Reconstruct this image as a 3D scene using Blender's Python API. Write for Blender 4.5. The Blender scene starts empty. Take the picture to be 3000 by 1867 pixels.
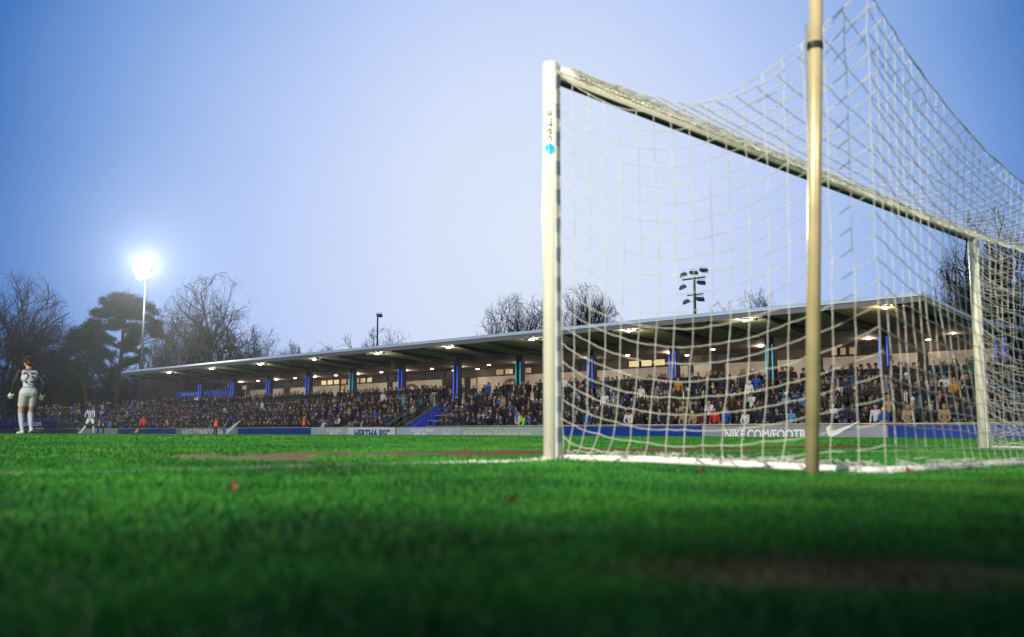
import bpy, math, random
import numpy as np
from mathutils import Vector, Matrix
from mathutils.bvhtree import BVHTree
random.seed(7); RNG = np.random.default_rng(7)
R = math.radians
SC = bpy.context.scene
COL = SC.collection
# ------------------------------------------------------------------ camera
AZ, PITCH, ROLL, FPX, CZ = R(44.5943), R(6.7559), R(0.1188), 2846.0, 0.17
_fw = Vector((math.cos(AZ)*math.cos(PITCH), math.sin(AZ)*math.cos(PITCH), math.sin(PITCH)))
_r0 = Vector((math.sin(AZ), -math.cos(AZ), 0)); _u0 = _r0.cross(_fw)
_rt = _r0*math.cos(ROLL)+_u0*math.sin(ROLL); _up = _u0*math.cos(ROLL)-_r0*math.sin(ROLL)
cd = bpy.data.cameras.new('camera'); cam = bpy.data.objects.new('camera', cd); COL.objects.link(cam)
cam.matrix_world = Matrix(((_rt.x,_up.x,-_fw.x,0),(_rt.y,_up.y,-_fw.y,0),(_rt.z,_up.z,-_fw.z,CZ),(0,0,0,1)))
cd.sensor_width = 36; cd.lens = FPX/3000*36; cd.clip_start = .02; cd.clip_end = 3000
cd.dof.use_dof = True; cd.dof.focus_distance = 60; cd.dof.aperture_fstop = 2.0
SC.camera = cam
def ray(px, py): return _fw+_rt*((px-1500)/FPX)+_up*((933.5-py)/FPX)
def onX(px, py, X):
    d = ray(px, py); t = X/d.x; return Vector((0,0,CZ))+d*t
def vX(px, X): return onX(px, 1270, X).y
def atd(px, dist, z=0):
    d = ray(px, 1270); h = Vector((d.x, d.y, 0)).normalized()*dist; h.z = z; return h
# ------------------------------------------------------------------ light
EXPO = 0.0
SC.view_settings.view_transform = 'Standard'; SC.view_settings.look = 'None'
SC.view_settings.exposure = EXPO; SC.view_settings.gamma = 1
w = bpy.data.worlds.new('World'); SC.world = w; w.use_nodes = True
nt = w.node_tree; N = nt.nodes; L = nt.links; N.clear()
out = N.new('ShaderNodeOutputWorld'); bg = N.new('ShaderNodeBackground'); L.new(bg.outputs[0], out.inputs[0])
def lin(c):
    return tuple((x/255/12.92 if x/255 <= .04045 else ((x/255+.055)/1.055)**2.4) for x in c)
tc = N.new('ShaderNodeTexCoord')
B = ray(1560, 720).normalized()          # where the last twilight glows
def dotn(v, src):
    n = N.new('ShaderNodeVectorMath'); n.operation = 'DOT_PRODUCT'; L.new(src, n.inputs[0]); n.inputs[1].default_value = v; return n.outputs['Value']
def mth(op, a, b=None):
    n = N.new('ShaderNodeMath'); n.operation = op
    for i, x in enumerate((a, b)):
        if x is None: continue
        if isinstance(x, (int, float)): n.inputs[i].default_value = x
        else: L.new(x, n.inputs[i])
    return n.outputs[0]
nrm = N.new('ShaderNodeVectorMath'); nrm.operation = 'NORMALIZE'; L.new(tc.outputs['Generated'], nrm.inputs[0])
side = B.cross(Vector((0,0,1))).normalized(); upb = side.cross(B).normalized()
ds = dotn(side, nrm.outputs[0]); du = dotn(upb, nrm.outputs[0]); db = dotn(B, nrm.outputs[0])
ds2 = mth('MULTIPLY', mth('MULTIPLY', ds, ds), 1.0); du2 = mth('MULTIPLY', mth('MULTIPLY', du, du), .92)
rr = mth('SQRT', mth('ADD', ds2, du2))
cz = N.new('ShaderNodeTexNoise'); cz.inputs['Scale'].default_value = 2.2; cz.inputs['Detail'].default_value = 5; L.new(nrm.outputs[0], cz.inputs['Vector'])
ang = mth('ADD', mth('DIVIDE', mth('ARCTAN2', rr, db), math.pi), mth('MULTIPLY', mth('SUBTRACT', cz.outputs['Fac'], .5), .035))      # 0..1 = 0..180 deg
ramp = N.new('ShaderNodeValToRGB'); L.new(ang, ramp.inputs[0])
stops = [(0,(220,231,249)),(8,(212,224,249)),(14,(190,208,247)),(20,(158,186,236)),(26,(114,153,215)),(30,(70,121,193)),(33.5,(12,86,160)),(60,(50,86,144)),(180,(50,68,104))]
el = ramp.color_ramp.elements
el[0].position = 0; el[0].color = lin(stops[0][1])+(1,)
el[1].position = 1; el[1].color = lin(stops[-1][1])+(1,)
for a, c in stops[1:-1]:
    e = el.new(a/180); e.color = lin(c)+(1,)
sky = N.new('ShaderNodeTexSky'); sky.sky_type = 'NISHITA'; sky.sun_disc = False
sky.sun_elevation = R(2); sky.sun_rotation = R(200); sky.air_density = 2.0; sky.ozone_density = 5
mx = N.new('ShaderNodeMixRGB'); mx.blend_type = 'ADD'; mx.inputs[0].default_value = .02
L.new(ramp.outputs[0], mx.inputs[1]); L.new(sky.outputs[0], mx.inputs[2]); L.new(mx.outputs[0], bg.inputs[0])
bg.inputs[1].default_value = 1.0
def lamp(name, kind, loc, energy, color, target=None, **kw):
    d = bpy.data.lights.new(name, kind); d.energy = energy; d.color = color
    for k, v in kw.items(): setattr(d, k, v)
    o = bpy.data.objects.new(name, d); COL.objects.link(o); o.location = loc
    if target is not None: o.rotation_euler = (Vector(target)-Vector(loc)).to_track_quat('-Z', 'Y').to_euler()
    return o
# unseen floodlight of the ground: the opposite touchline's mast lights the pitch, the goal and the stand
lamp('flood_or_fill_beam', 'SPOT', (-42, 2, 24), 228000, (1.0,.94,.76), (30, 60, 0), spot_size=R(80.6), spot_blend=.14, shadow_soft_size=.7)
lamp('flood_or_fill_beam', 'SPOT', (-14, -50, 23), 75000, (1.0,.95,.82), (40, 45, 0), spot_size=R(33), spot_blend=.4, shadow_soft_size=.7)  # added fill spot, unseen, brightening the pitch and stand from behind
# ------------------------------------------------------------------ materials
MATS = {}
def mat(name, color, rough=.6, metal=0, emit=None, estr=0, var=.12, scale=6, bump=0, bscale=40):
    if name in MATS: return MATS[name]
    m = bpy.data.materials.new(name); m.use_nodes = True; n = m.node_tree.nodes; l = m.node_tree.links
    b = n['Principled BSDF']; b.inputs['Roughness'].default_value = rough; b.inputs['Metallic'].default_value = metal
    if var > 0:
        t = n.new('ShaderNodeTexCoord'); z = n.new('ShaderNodeTexNoise'); z.inputs['Scale'].default_value = scale; z.inputs['Detail'].default_value = 5
        l.new(t.outputs['Object'], z.inputs['Vector'])
        r = n.new('ShaderNodeValToRGB'); l.new(z.outputs['Fac'], r.inputs[0])
        r.color_ramp.elements[0].position = .3; r.color_ramp.elements[1].position = .7
        r.color_ramp.elements[0].color = tuple(c*(1-var) for c in color)+(1,)
        r.color_ramp.elements[1].color = tuple(min(1, c*(1+var)) for c in color)+(1,)
        l.new(r.outputs[0], b.inputs['Base Color'])
        if bump:
            z2 = n.new('ShaderNodeTexNoise'); z2.inputs['Scale'].default_value = bscale; l.new(t.outputs['Object'], z2.inputs['Vector'])
            bp = n.new('ShaderNodeBump'); bp.inputs['Strength'].default_value = bump; bp.inputs['Distance'].default_value = .02
            l.new(z2.outputs['Fac'], bp.inputs['Height']); l.new(bp.outputs[0], b.inputs['Normal'])
    else: b.inputs['Base Color'].default_value = tuple(color)+(1,)
    if emit: b.inputs['Emission Color'].default_value = tuple(emit)+(1,); b.inputs['Emission Strength'].default_value = estr
    MATS[name] = m; return m
# ------------------------------------------------------------------ mesh helpers
class MB:
    def __init__(s): s.v = []; s.f = []; s.m = []; s.n = 0
    def add(s, vs, fs, mi=0):
        s.v.extend(vs); s.f.extend([tuple(i+s.n for i in f) for f in fs]); s.m.extend([mi]*len(fs)); s.n += len(vs); return s
    def box(s, x0, x1, y0, y1, z0, z1, mi=0):
        v = [(x,y,z) for z in (z0,z1) for y in (y0,y1) for x in (x0,x1)]
        return s.add(v, [(0,2,3,1),(4,5,7,6),(0,1,5,4),(2,6,7,3),(0,4,6,2),(1,3,7,5)], mi)
    def tube(s, p0, p1, r0, r1=None, n=8, mi=0, cap=True):
        r1 = r0 if r1 is None else r1; p0 = Vector(p0); p1 = Vector(p1); d = (p1-p0)
        if d.length < 1e-6: return s
        d.normalize(); a = d.orthogonal().normalized(); b = d.cross(a)
        vs = []
        for p, r in ((p0, r0), (p1, r1)):
            for k in range(n):
                t = 2*math.pi*k/n; vs.append(tuple(p+a*(r*math.cos(t))+b*(r*math.sin(t))))
        fs = [(k, (k+1) % n, n+(k+1) % n, n+k) for k in range(n)]
        if cap: fs += [tuple(range(n))[::-1], tuple(range(n, 2*n))]
        return s.add(vs, fs, mi)
    def path(s, pts, r, n=6, mi=0):
        pts = [Vector(p) for p in pts]; rs = r if isinstance(r, (list, tuple)) else [r]*len(pts)
        vs = []; a = None
        for i, p in enumerate(pts):
            d = (pts[min(i+1, len(pts)-1)]-pts[max(i-1, 0)]).normalized()
            a = (d.orthogonal() if a is None else a-d*a.dot(d)).normalized(); b = d.cross(a)
            for k in range(n):
                t = 2*math.pi*k/n; vs.append(tuple(p+a*(rs[i]*math.cos(t))+b*(rs[i]*math.sin(t))))
        fs = [(i*n+k, i*n+(k+1) % n, (i+1)*n+(k+1) % n, (i+1)*n+k) for i in range(len(pts)-1) for k in range(n)]
        fs += [tuple(range(n))[::-1], tuple(range((len(pts)-1)*n, len(pts)*n))]
        return s.add(vs, fs, mi)
    def lathe(s, c, prof, n=16, mi=0, axis=None):
        c = Vector(c); ax = Vector(axis or (0,0,1)).normalized(); a = ax.orthogonal().normalized(); b = ax.cross(a)
        vs = []
        for z, r in prof:
            for k in range(n):
                t = 2*math.pi*k/n; vs.append(tuple(c+ax*z+a*(r*math.cos(t))+b*(r*math.sin(t))))
        m = len(prof)
        fs = [(i*n+k, i*n+(k+1) % n, (i+1)*n+(k+1) % n, (i+1)*n+k) for i in range(m-1) for k in range(n)]
        fs += [tuple(range(n))[::-1], tuple(range((m-1)*n, m*n))]
        return s.add(vs, fs, mi)
    def ball(s, c, r, n=10, mi=0):
        rx, ry, rz = r if isinstance(r, tuple) else (r, r, r); m = n//2+1
        vs = [(c[0], c[1], c[2]-rz)]
        for i in range(1, m):
            t = -math.pi/2+math.pi*i/m
            for k in range(n):
                p = 2*math.pi*k/n; vs.append((c[0]+rx*math.cos(t)*math.cos(p), c[1]+ry*math.cos(t)*math.sin(p), c[2]+rz*math.sin(t)))
        vs.append((c[0], c[1], c[2]+rz)); fs = [(0, 1+(k+1) % n, 1+k) for k in range(n)]
        for i in range(m-2): fs += [(1+i*n+k, 1+i*n+(k+1) % n, 1+(i+1)*n+(k+1) % n, 1+(i+1)*n+k) for k in range(n)]
        b = 1+(m-2)*n; fs += [(b+k, b+(k+1) % n, len(vs)-1) for k in range(n)]
        return s.add(vs, fs, mi)
    def prism(s, poly, y0, y1, mi=0):      # poly in (x,z), extruded along y
        n = len(poly); vs = [(x, y0, z) for x, z in poly]+[(x, y1, z) for x, z in poly]
        return s.add(vs, [tuple(range(n)), tuple(range(n, 2*n))[::-1]]+[(k, k+n, (k+1) % n+n, (k+1) % n) for k in range(n)], mi)
    def mesh(s, name, mats, smooth=False):
        me = bpy.data.meshes.new(name); me.from_pydata(s.v, [], s.f)
        for m in (mats if isinstance(mats, (list, tuple)) else [mats]): me.materials.append(m)
        if any(s.m): me.polygons.foreach_set('material_index', s.m)
        if smooth: me.polygons.foreach_set('use_smooth', [True]*len(s.f))
        me.update(); return me
    def build(s, name, mats, parent=None, smooth=False):
        o = bpy.data.objects.new(name, s.mesh(name, mats, smooth)); COL.objects.link(o)
        if parent: o.parent = parent
        return o
def tag(o, label=None, cat=None, group=None, kind=None):
    for k, v in (('label', label), ('category', cat), ('group', group), ('kind', kind)):
        if v: o[k] = v
    return o
def empty(name, loc=(0,0,0), rz=0):
    o = bpy.data.objects.new(name, None); COL.objects.link(o); o.location = loc; o.rotation_euler = (0,0,rz); o.empty_display_size = .2; return o
def copy_tree(o, parent=None):
    c = o.copy(); COL.objects.link(c); c.parent = parent
    for ch in list(o.children): copy_tree(ch, c)
    return c
def big_mesh(name, V, F3=None, F4=None, mat_=None, attr=None, parent=None):
    me = bpy.data.meshes.new(name); nv = len(V); me.vertices.add(nv); me.vertices.foreach_set('co', np.asarray(V, dtype=np.float32).ravel())
    loops = []; tot = []
    if F4 is not None and len(F4): loops.append(np.asarray(F4, dtype=np.int32).ravel()); tot += [4]*len(F4)
    if F3 is not None and len(F3): loops.append(np.asarray(F3, dtype=np.int32).ravel()); tot += [3]*len(F3)
    lp = np.concatenate(loops); me.loops.add(len(lp)); me.loops.foreach_set('vertex_index', lp)
    tot = np.array(tot, dtype=np.int32); st = np.concatenate(([0], np.cumsum(tot)[:-1])).astype(np.int32)
    me.polygons.add(len(tot)); me.polygons.foreach_set('loop_start', st); me.polygons.foreach_set('loop_total', tot)
    me.update(calc_edges=True)
    if attr is not None:
        a = me.color_attributes.new('tint', 'FLOAT_COLOR', 'POINT'); a.data.foreach_set('color', np.asarray(attr, dtype=np.float32).ravel())
    if mat_: me.materials.append(mat_)
    o = bpy.data.objects.new(name, me); COL.objects.link(o)
    if parent: o.parent = parent
    return o
def text_mesh(body, size, bold=0.0, sx=1.0, extrude=0.0, align='CENTER'):
    c = bpy.data.curves.new('t', 'FONT'); c.body = body; c.size = size; c.offset = bold*size; c.extrude = extrude; c.align_x = align; c.align_y = 'BOTTOM_BASELINE'; c.resolution_u = 3
    o = bpy.data.objects.new('t', c); COL.objects.link(o)
    dg = bpy.context.evaluated_depsgraph_get(); me = bpy.data.meshes.new_from_object(o.evaluated_get(dg))
    bpy.data.objects.remove(o); bpy.data.curves.remove(c)
    for v in me.vertices: v.co.x *= sx
    return me
def text_on(body, size, M, m, name='lettering', parent=None, **kw):
    me = text_mesh(body, size, **kw); me.materials.clear(); me.materials.append(m)
    o = bpy.data.objects.new(name, me); COL.objects.link(o); o.matrix_world = M
    if parent: o.parent = parent; o.matrix_parent_inverse = parent.matrix_world.inverted()
    return o
def face_pitch(x, y, z):      # text plane facing -X, reading towards -Y
    return Matrix(((0,0,-1,x),(-1,0,0,y),(0,1,0,z),(0,0,0,1)))
# ------------------------------------------------------------------ ground
def sstep(a, b, x): t = np.clip((x-a)/(b-a), 0, 1); return t*t*(3-2*t)
def gz(x, y):
    x = np.asarray(x, dtype=float); y = np.asarray(y, dtype=float)
    S = 1-np.exp(-np.maximum(y-4, 0)/9); C_ = np.maximum(1-((x-8.2)/36)**2, 0)
    z = -.04+.042*sstep(1.6, 4.2, y)+.122*S*C_
    z = z-.24*sstep(41.9, 44.2, x)-.24*sstep(-26, -29, x)-.2*sstep(109, 116, y)
    return z
def gzf(x, y): return float(gz(x, y))
def nz(x, y, s, seed=0):
    x = x*s; y = y*s; r = np.zeros_like(x)
    for i, (a, b, p) in enumerate(((1,.3,0),(-.4,1.1,2),(.7,-.9,4),(1.7,1.2,1),(-1.9,1.3,5),(2.9,-2.1,3))):
        r += np.sin(a*x+b*y+p+seed*1.7+1.3*np.sin(.6*b*x-.7*a*y+seed))/(1+.35*i)
    return r/3.2
PX, FX, GY = 4.49, 11.93, 4.08      # goal posts, goal line
def mudf(x, y):
    n = nz(x, y, 3.1, 1)*.45+nz(x, y, 8.7, 4)*.4+nz(x, y, 24, 2)*.35
    m = np.exp(-((y-GY-1.3)/.85)**2)*sstep(1.5, 3.2, x)*(1-sstep(11, 13, x))*1.05
    n2 = nz(x, y, 2.2, 7)*.4+nz(x, y, 6.1, 9)*.45+nz(x, y, 19, 5)*.3
    d = .55*sstep(4.5, 7, y)*(1-sstep(60, 70, y))
    sr = (x-1.40)*.70-(y-.74)*.71; sf = (x-1.40)*.71+(y-.74)*.70; f = .74*np.exp(-(sr/.46)**2-(sf/.26)**2)
    return np.clip((m+n*.75-.62)*2.4, 0, 1)*(m > .06)+np.clip((n2+d-1.15)*4, 0, 1)*(d > .1)+np.clip((f+n*.25-.30)*2.2, 0, .75)
def paintf(x, y):
    n = nz(x, y, 9, 3)*.5+nz(x, y, 21, 5)*.5
    a = (np.abs(y-GY) < .075)*(.25+.75*sstep(3.2, 3.9, x)*(1-sstep(4.7, 5.2, x)))
    return np.clip(a*(1.1+n*.9)-.15, 0, 1)*(x < 41)*(x > -25)
def grass_mat():
    m = bpy.data.materials.new('grass'); m.use_nodes = True; n = m.node_tree.nodes; l = m.node_tree.links; b = n['Principled BSDF']
    g = n.new('ShaderNodeNewGeometry'); a = n.new('ShaderNodeAttribute'); a.attribute_name = 'tint'; sp = n.new('ShaderNodeSeparateColor'); l.new(a.outputs['Color'], sp.inputs[0])
    z = n.new('ShaderNodeTexNoise'); z.inputs['Scale'].default_value = .9; z.inputs['Detail'].default_value = 7; z.inputs['Roughness'].default_value = .7; l.new(g.outputs['Position'], z.inputs['Vector'])
    z2 = n.new('ShaderNodeTexNoise'); z2.inputs['Scale'].default_value = 55; z2.inputs['Detail'].default_value = 4; l.new(g.outputs['Position'], z2.inputs['Vector'])
    r = n.new('ShaderNodeValToRGB'); l.new(z.outputs['Fac'], r.inputs[0]); e = r.color_ramp.elements
    e[0].position = .38; e[0].color = (.006,.072,.024,1); e[1].position = .64; e[1].color = (.062,.29,.040,1)
    k = r.color_ramp.elements.new(.5); k.color = (.018,.165,.030,1)
    def mix(f, c1, c2, bt='MIX'):
        q = n.new('ShaderNodeMixRGB'); q.blend_type = bt
        for i, s in enumerate((f, c1, c2)):
            if hasattr(s, 'links'): l.new(s, q.inputs[i])
            else: q.inputs[i].default_value = s
        return q.outputs[0]
    r2 = n.new('ShaderNodeValToRGB'); l.new(z2.outputs['Fac'], r2.inputs[0]); r2.color_ramp.elements[0].position = .3; r2.color_ramp.elements[1].position = .7
    r2.color_ramp.elements[0].color = (.55,.55,.55,1); r2.color_ramp.elements[1].color = (1.3,1.3,1.3,1)
    c = mix(.8, r.outputs[0], r2.outputs[0], 'MULTIPLY')
    c = mix(sp.outputs[2], c, (.10,.22,.035,1))          # yellowish blades
    c = mix(sp.outputs[0], c, (.11,.048,.02,1))       # mud
    c = mix(sp.outputs[1], c, (.75,.75,.72,1))          # line paint
    l.new(c, b.inputs['Base Color']); b.inputs['Roughness'].default_value = .95; b.inputs['Specular IOR Level'].default_value = .06
    bp = n.new('ShaderNodeBump'); bp.inputs['Strength'].default_value = .5; bp.inputs['Distance'].default_value = .02; l.new(z2.outputs['Fac'], bp.inputs['Height']); l.new(bp.outputs[0], b.inputs['Normal'])
    return m
GM = grass_mat()
def grid(name, xs, ys, zf, m, attr=True):
    X, Y = np.meshgrid(xs, ys); Z = zf(X, Y); V = np.stack([X, Y, Z], -1).reshape(-1, 3); nx = len(xs); i = np.arange(len(V)).reshape(X.shape)
    F = np.stack([i[:-1,:-1], i[:-1,1:], i[1:,1:], i[1:,:-1]], -1).reshape(-1, 4)
    at = None
    if attr: at = np.stack([mudf(V[:,0], V[:,1]), paintf(V[:,0], V[:,1]), np.zeros(len(V)), np.ones(len(V))], -1)
    o = big_mesh(name, V, F4=F, mat_=m, attr=at); o.data.polygons.foreach_set('use_smooth', [True]*len(F)); return o
xs = np.concatenate([np.arange(-30, -2, 1.0), np.arange(-2, 14, .08), np.arange(14, 44.6, .5)]); ys = np.concatenate([np.arange(-12, -1, 1.0), np.arange(-1, 10, .08), np.arange(10, 30, .5), np.arange(30, 120, 1.5)])
pitch = tag(grid('pitch', xs, ys, lambda x, y: gz(x, y)-.004*np.abs(nz(x, y, 7))+.022*mudf(x, y)*(.6+.4*nz(x, y, 17, 3))*sstep(3, 4.2, y), GM), kind='structure')
grd = MB(); grd.add([(-900,-900,-.27),(900,-900,-.27),(900,900,-.27),(-900,900,-.27)], [(0,1,2,3)])
tag(grd.build('ground', mat('earth_ground', (.045,.042,.035), .95, var=.35, scale=.4)), kind='structure')
def grass_blades():
    Vs = []; Qs = []; Ts = []; As = []; base = 0
    rot = AZ
    for d0, d1, dens, wd, hg, half in ((.25,2.2,15000,.0014,.019,.72),(2.2,5.5,9000,.0019,.019,.66),(5.5,13,2600,.0040,.020,.62),(13,36,320,.013,.021,.58)):
        area = half*(d1*d1-d0*d0); n = int(area*dens)
        d = np.sqrt(RNG.uniform(d0*d0, d1*d1, n)); a = RNG.uniform(-half, half, n)+rot
        x = d*np.cos(a); y = d*np.sin(a)
        mu = mudf(x, y); pa = paintf(x, y)
        keep = (RNG.random(n) > mu*.45) & (x < 42)
        x, y, mu, pa, d = (q[keep] for q in (x, y, mu, pa, d)); n = len(x)
        tuft = 1+.28*nz(x, y, 4.3, 2)+.22*nz(x, y, 13, 6)
        near = np.exp(-((x-PX)**2+(y-GY)**2)/.03)+np.exp(-((x-4.42)**2+(y-2.3)**2)/.05)+.5*np.exp(-((y-2.2)/.1)**2)*(x > 4.4)
        h = hg*np.clip(tuft, .35, 2)*RNG.uniform(.6, 1.35, n)*(1-.72*mu)*(1+.7*near)
        th = RNG.uniform(0, 2*np.pi, n); lean = RNG.uniform(.05, .75, n)*h; lt = RNG.uniform(0, 2*np.pi, n)
        w_ = wd*RNG.uniform(.6, 1.3, n)
        wx = np.cos(th)*w_; wy = np.sin(th)*w_; lx = np.cos(lt)*lean; ly = np.sin(lt)*lean; z = gz(x, y)-.004
        P = np.zeros((n, 5, 3))
        P[:,0] = np.stack([x-wx, y-wy, z], -1); P[:,1] = np.stack([x+wx, y+wy, z], -1)
        P[:,2] = np.stack([x+wx*.8+lx*.35, y+wy*.8+ly*.35, z+h*.6], -1); P[:,3] = np.stack([x-wx*.8+lx*.35, y-wy*.8+ly*.35, z+h*.6], -1)
        P[:,4] = np.stack([x+lx, y+ly, z+h], -1)
        i = base+np.arange(n)[:,None]*5
        Qs.append(i+np.array([0,1,2,3])); Ts.append(i+np.array([3,2,4])); Vs.append(P.reshape(-1, 3))
        yel = np.clip(RNG.random(n)**3*.9+.3*(nz(x, y, 1.3, 8) > .35), 0, 1)
        A = np.stack([np.clip(mu*1.15, 0, 1), pa, yel, np.ones(n)], -1); As.append(np.repeat(A, 5, 0)); base += 5*n
    return tag(big_mesh('grass', np.concatenate(Vs), np.concatenate(Ts), np.concatenate(Qs), GM, np.concatenate(As)), 'short green turf blades covering the pitch around and behind the goal', 'grass', kind='stuff')
grass_blades()
# fallen leaves lying on the turf
lm = mat('dead_leaf', (.13,.06,.02), .8, var=.3)
def leaf(px, dist, s):
    p = atd(px, dist); mb = MB(); n = 9; z = gzf(p.x, p.y)+.03
    mb.add([(s*math.cos(2*math.pi*k/n)*(1 if k % 2 else .6), s*.8*math.sin(2*math.pi*k/n)*(1 if k % 2 else .6), .012*math.sin(k*2.1)) for k in range(n)]+[(0,0,.008)], [(k, (k+1) % n, n) for k in range(n)])
    s *= .75; o = mb.build('fallen_leaf', lm); o.location = (p.x, p.y, z); o.rotation_euler = (random.uniform(-.9,.9), random.uniform(-.9,.9), random.random()*6)
    return o
for px, dd, s, lb in ((1500,2.7,.026,'small brown leaf lying on the turf in front of the near goal post'),(690,3.2,.03,'dry leaf lying on dark turf in the left foreground'),(2050,4.6,.03,'orange leaf lying by the net bar left of the yellowish pole'),(2660,5.2,.03,'orange leaf lying by the dark end of the net bar'),(1790,6.1,.028,'brown leaf caught in the net at the white end of the bar')):
    tag(leaf(px, dd, s), lb, 'leaf', 'leaves fallen on the turf')
# ------------------------------------------------------------------ goal
white = mat('cream_white_paint', (.78,.76,.66), .35, var=.06, scale=3)
steel = mat('zinc_steel', (.50,.42,.24), .36, .25, var=.18, scale=5)
cordm = mat('net_cord', (.44,.45,.40), .8, var=.2, scale=9)
def post_mat():
    m = mat('post_paint', (.70,.68,.58), .32, var=.05, scale=2).copy(); m.name = 'post_paint_scuffed'
    n = m.node_tree.nodes; l = m.node_tree.links; b = n['Principled BSDF']; old = b.inputs['Base Color'].links[0].from_socket
    t = n.new('ShaderNodeTexCoord'); mp = n.new('ShaderNodeMapping'); mp.inputs['Scale'].default_value = (9,9,2.2); l.new(t.outputs['Object'], mp.inputs[0])
    z = n.new('ShaderNodeTexNoise'); z.inputs['Detail'].default_value = 8; z.inputs['Scale'].default_value = 1.3; l.new(mp.outputs[0], z.inputs['Vector'])
    r = n.new('ShaderNodeValToRGB'); r.color_ramp.elements[0].position = .62; r.color_ramp.elements[0].color = (0,0,0,1); r.color_ramp.elements[1].position = .78; r.color_ramp.elements[1].color = (.55,.55,.55,1); l.new(z.outputs['Fac'], r.inputs[0])
    q = n.new('ShaderNodeMixRGB'); l.new(r.outputs[0], q.inputs[0]); l.new(old, q.inputs[1]); q.inputs[2].default_value = (.50,.33,.17,1); l.new(q.outputs[0], b.inputs['Base Color']); return m
postm = post_mat()
goal = tag(empty('football_goal', (PX, GY, 0)), 'cream white football goal frame standing on the turf with its net hung behind', 'goal')
def inv(o, par): o.parent = par; o.matrix_parent_inverse = Matrix.Translation(-Vector(par.location)); return o
slotm = mat('slot_grey_blue', (.15,.19,.27), .7, var=0); clipm = mat('grey_clip', (.42,.43,.42), .5)  # grey-blue slots and grey clips of the net channel
GH = 2.44
for i, x in enumerate((PX, FX)):
    g0 = gzf(x, GY)-.03; m = MB(); m.lathe((x, GY, 0), [(g0, .052), (GH+.10, .052), (GH+.115, .047), (GH+.12, .03)], 28); p = m.build('post', postm, smooth=True); inv(p, goal)
    m = MB(); m.box(x-.018, x+.018, GY-.066, GY-.048, g0+.03, GH+.03); s = m.build('net_channel', clipm); s.parent = p; 
    for k in range(13):
        m = MB(); m.box(x-.020, x+.014, GY-.070, GY-.06, .12+k*.187, .12+k*.187+.09); s = m.build('channel_slot', slotm); s.parent = p
# sticker on the near post, facing the camera side
def on_post(me, ang, z, ra=.0535):      # wraps a flat mesh (x across, y up) round the near post
    for v in me.vertices:
        a = ang+v.co.x/.0535; v.co = Vector((PX+ra*math.cos(a), GY+ra*math.sin(a), z+v.co.y))
sm = mat('sticker_film', (.70,.71,.60), .3, var=.04)
m = MB(); nn = 14
for k in range(nn+1):
    for z in (0, .42): m.v.append((-.05+.1*k/nn, z, 0)); m.n += 1
m.f = [(2*k, 2*k+2, 2*k+3, 2*k+1) for k in range(nn)]; m.m = [0]*nn
camdir = math.atan2(-GY, -PX)
o = m.build('sticker', sm, smooth=True); on_post(o.data, camdir-.1, 1.83); inv(o, goal)
for v in o.data.vertices: v.co.x = PX+(v.co.x-PX)*.985; v.co.y = GY+(v.co.y-GY)*.985
tm = text_mesh('artec', .095, bold=.012); tm.materials.clear(); tm.materials.append(mat('ink_black', (.12,.09,.12), .6, var=0))
for v in tm.vertices: x, y = v.co.x, v.co.y; v.co.x = -.022+y*.8; v.co.y = -x*1.05
on_post(tm, camdir-.1, 2.12, .0545); o2 = bpy.data.objects.new('lettering', tm); COL.objects.link(o2); inv(o2, goal)
m = MB(); m.v = [(.030*math.cos(2*math.pi*k/24)-.004, .036*math.sin(2*math.pi*k/24), 0) for k in range(24)]; m.v.append((-.004,0,0)); m.n = 25; m.f = [(24, k, (k+1) % 24) for k in range(24)]; m.m = [0]*24
for v in range(0): pass
o3 = m.build('round_emblem', mat('cyan_sticker', (.0,.38,.72), .3, var=.05)); on_post(o3.data, camdir-.1, 1.97, .0575); inv(o3, goal)
# crossbar
m = MB(); m.tube((PX+.04, GY, GH+.06), (FX-.04, GY, GH+.06), .055, n=24); cb = m.build('crossbar', postm, smooth=True); inv(cb, goal)
m = MB(); m.box(PX+.07, FX-.07, GY-.034, GY+.024, GH-.001, GH+.012); s = m.build('underside_shade_strip', mat('underside_shade_dark', (.035,.042,.035), .8)); s.parent = cb  # dark strip standing in for the shade under the crossbar
# ground bar behind the goal that holds the net down
BY = 2.12
m = MB(); pts = [(PX+.02, GY-.1, gzf(PX, GY)+.02), (PX+.10, GY-.75, gzf(PX, GY-.75)+.03), (PX+.25, BY+.12, gzf(PX, BY)+.025), (PX+.33, BY, gzf(PX, BY)+.025)]
m.path(pts, .021, 10)
m.path([(PX+.33+k*(FX-PX-.66)/10, BY+.01*math.sin(k*2), gzf(PX+.33+k*(FX-PX-.66)/10, BY)+.025) for k in range(11)], .021, 10)
m.path([(FX-.33, BY, gzf(PX, BY)+.025), (FX-.25, BY+.12, gzf(PX, BY)+.025), (FX-.02, GY-.1, gzf(FX, GY)+.02)], .026, 10)
gbr = m.build('ground_bar', mat('bar_white', (.75,.74,.72), .4, var=.1), smooth=True); inv(gbr, goal)
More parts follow.
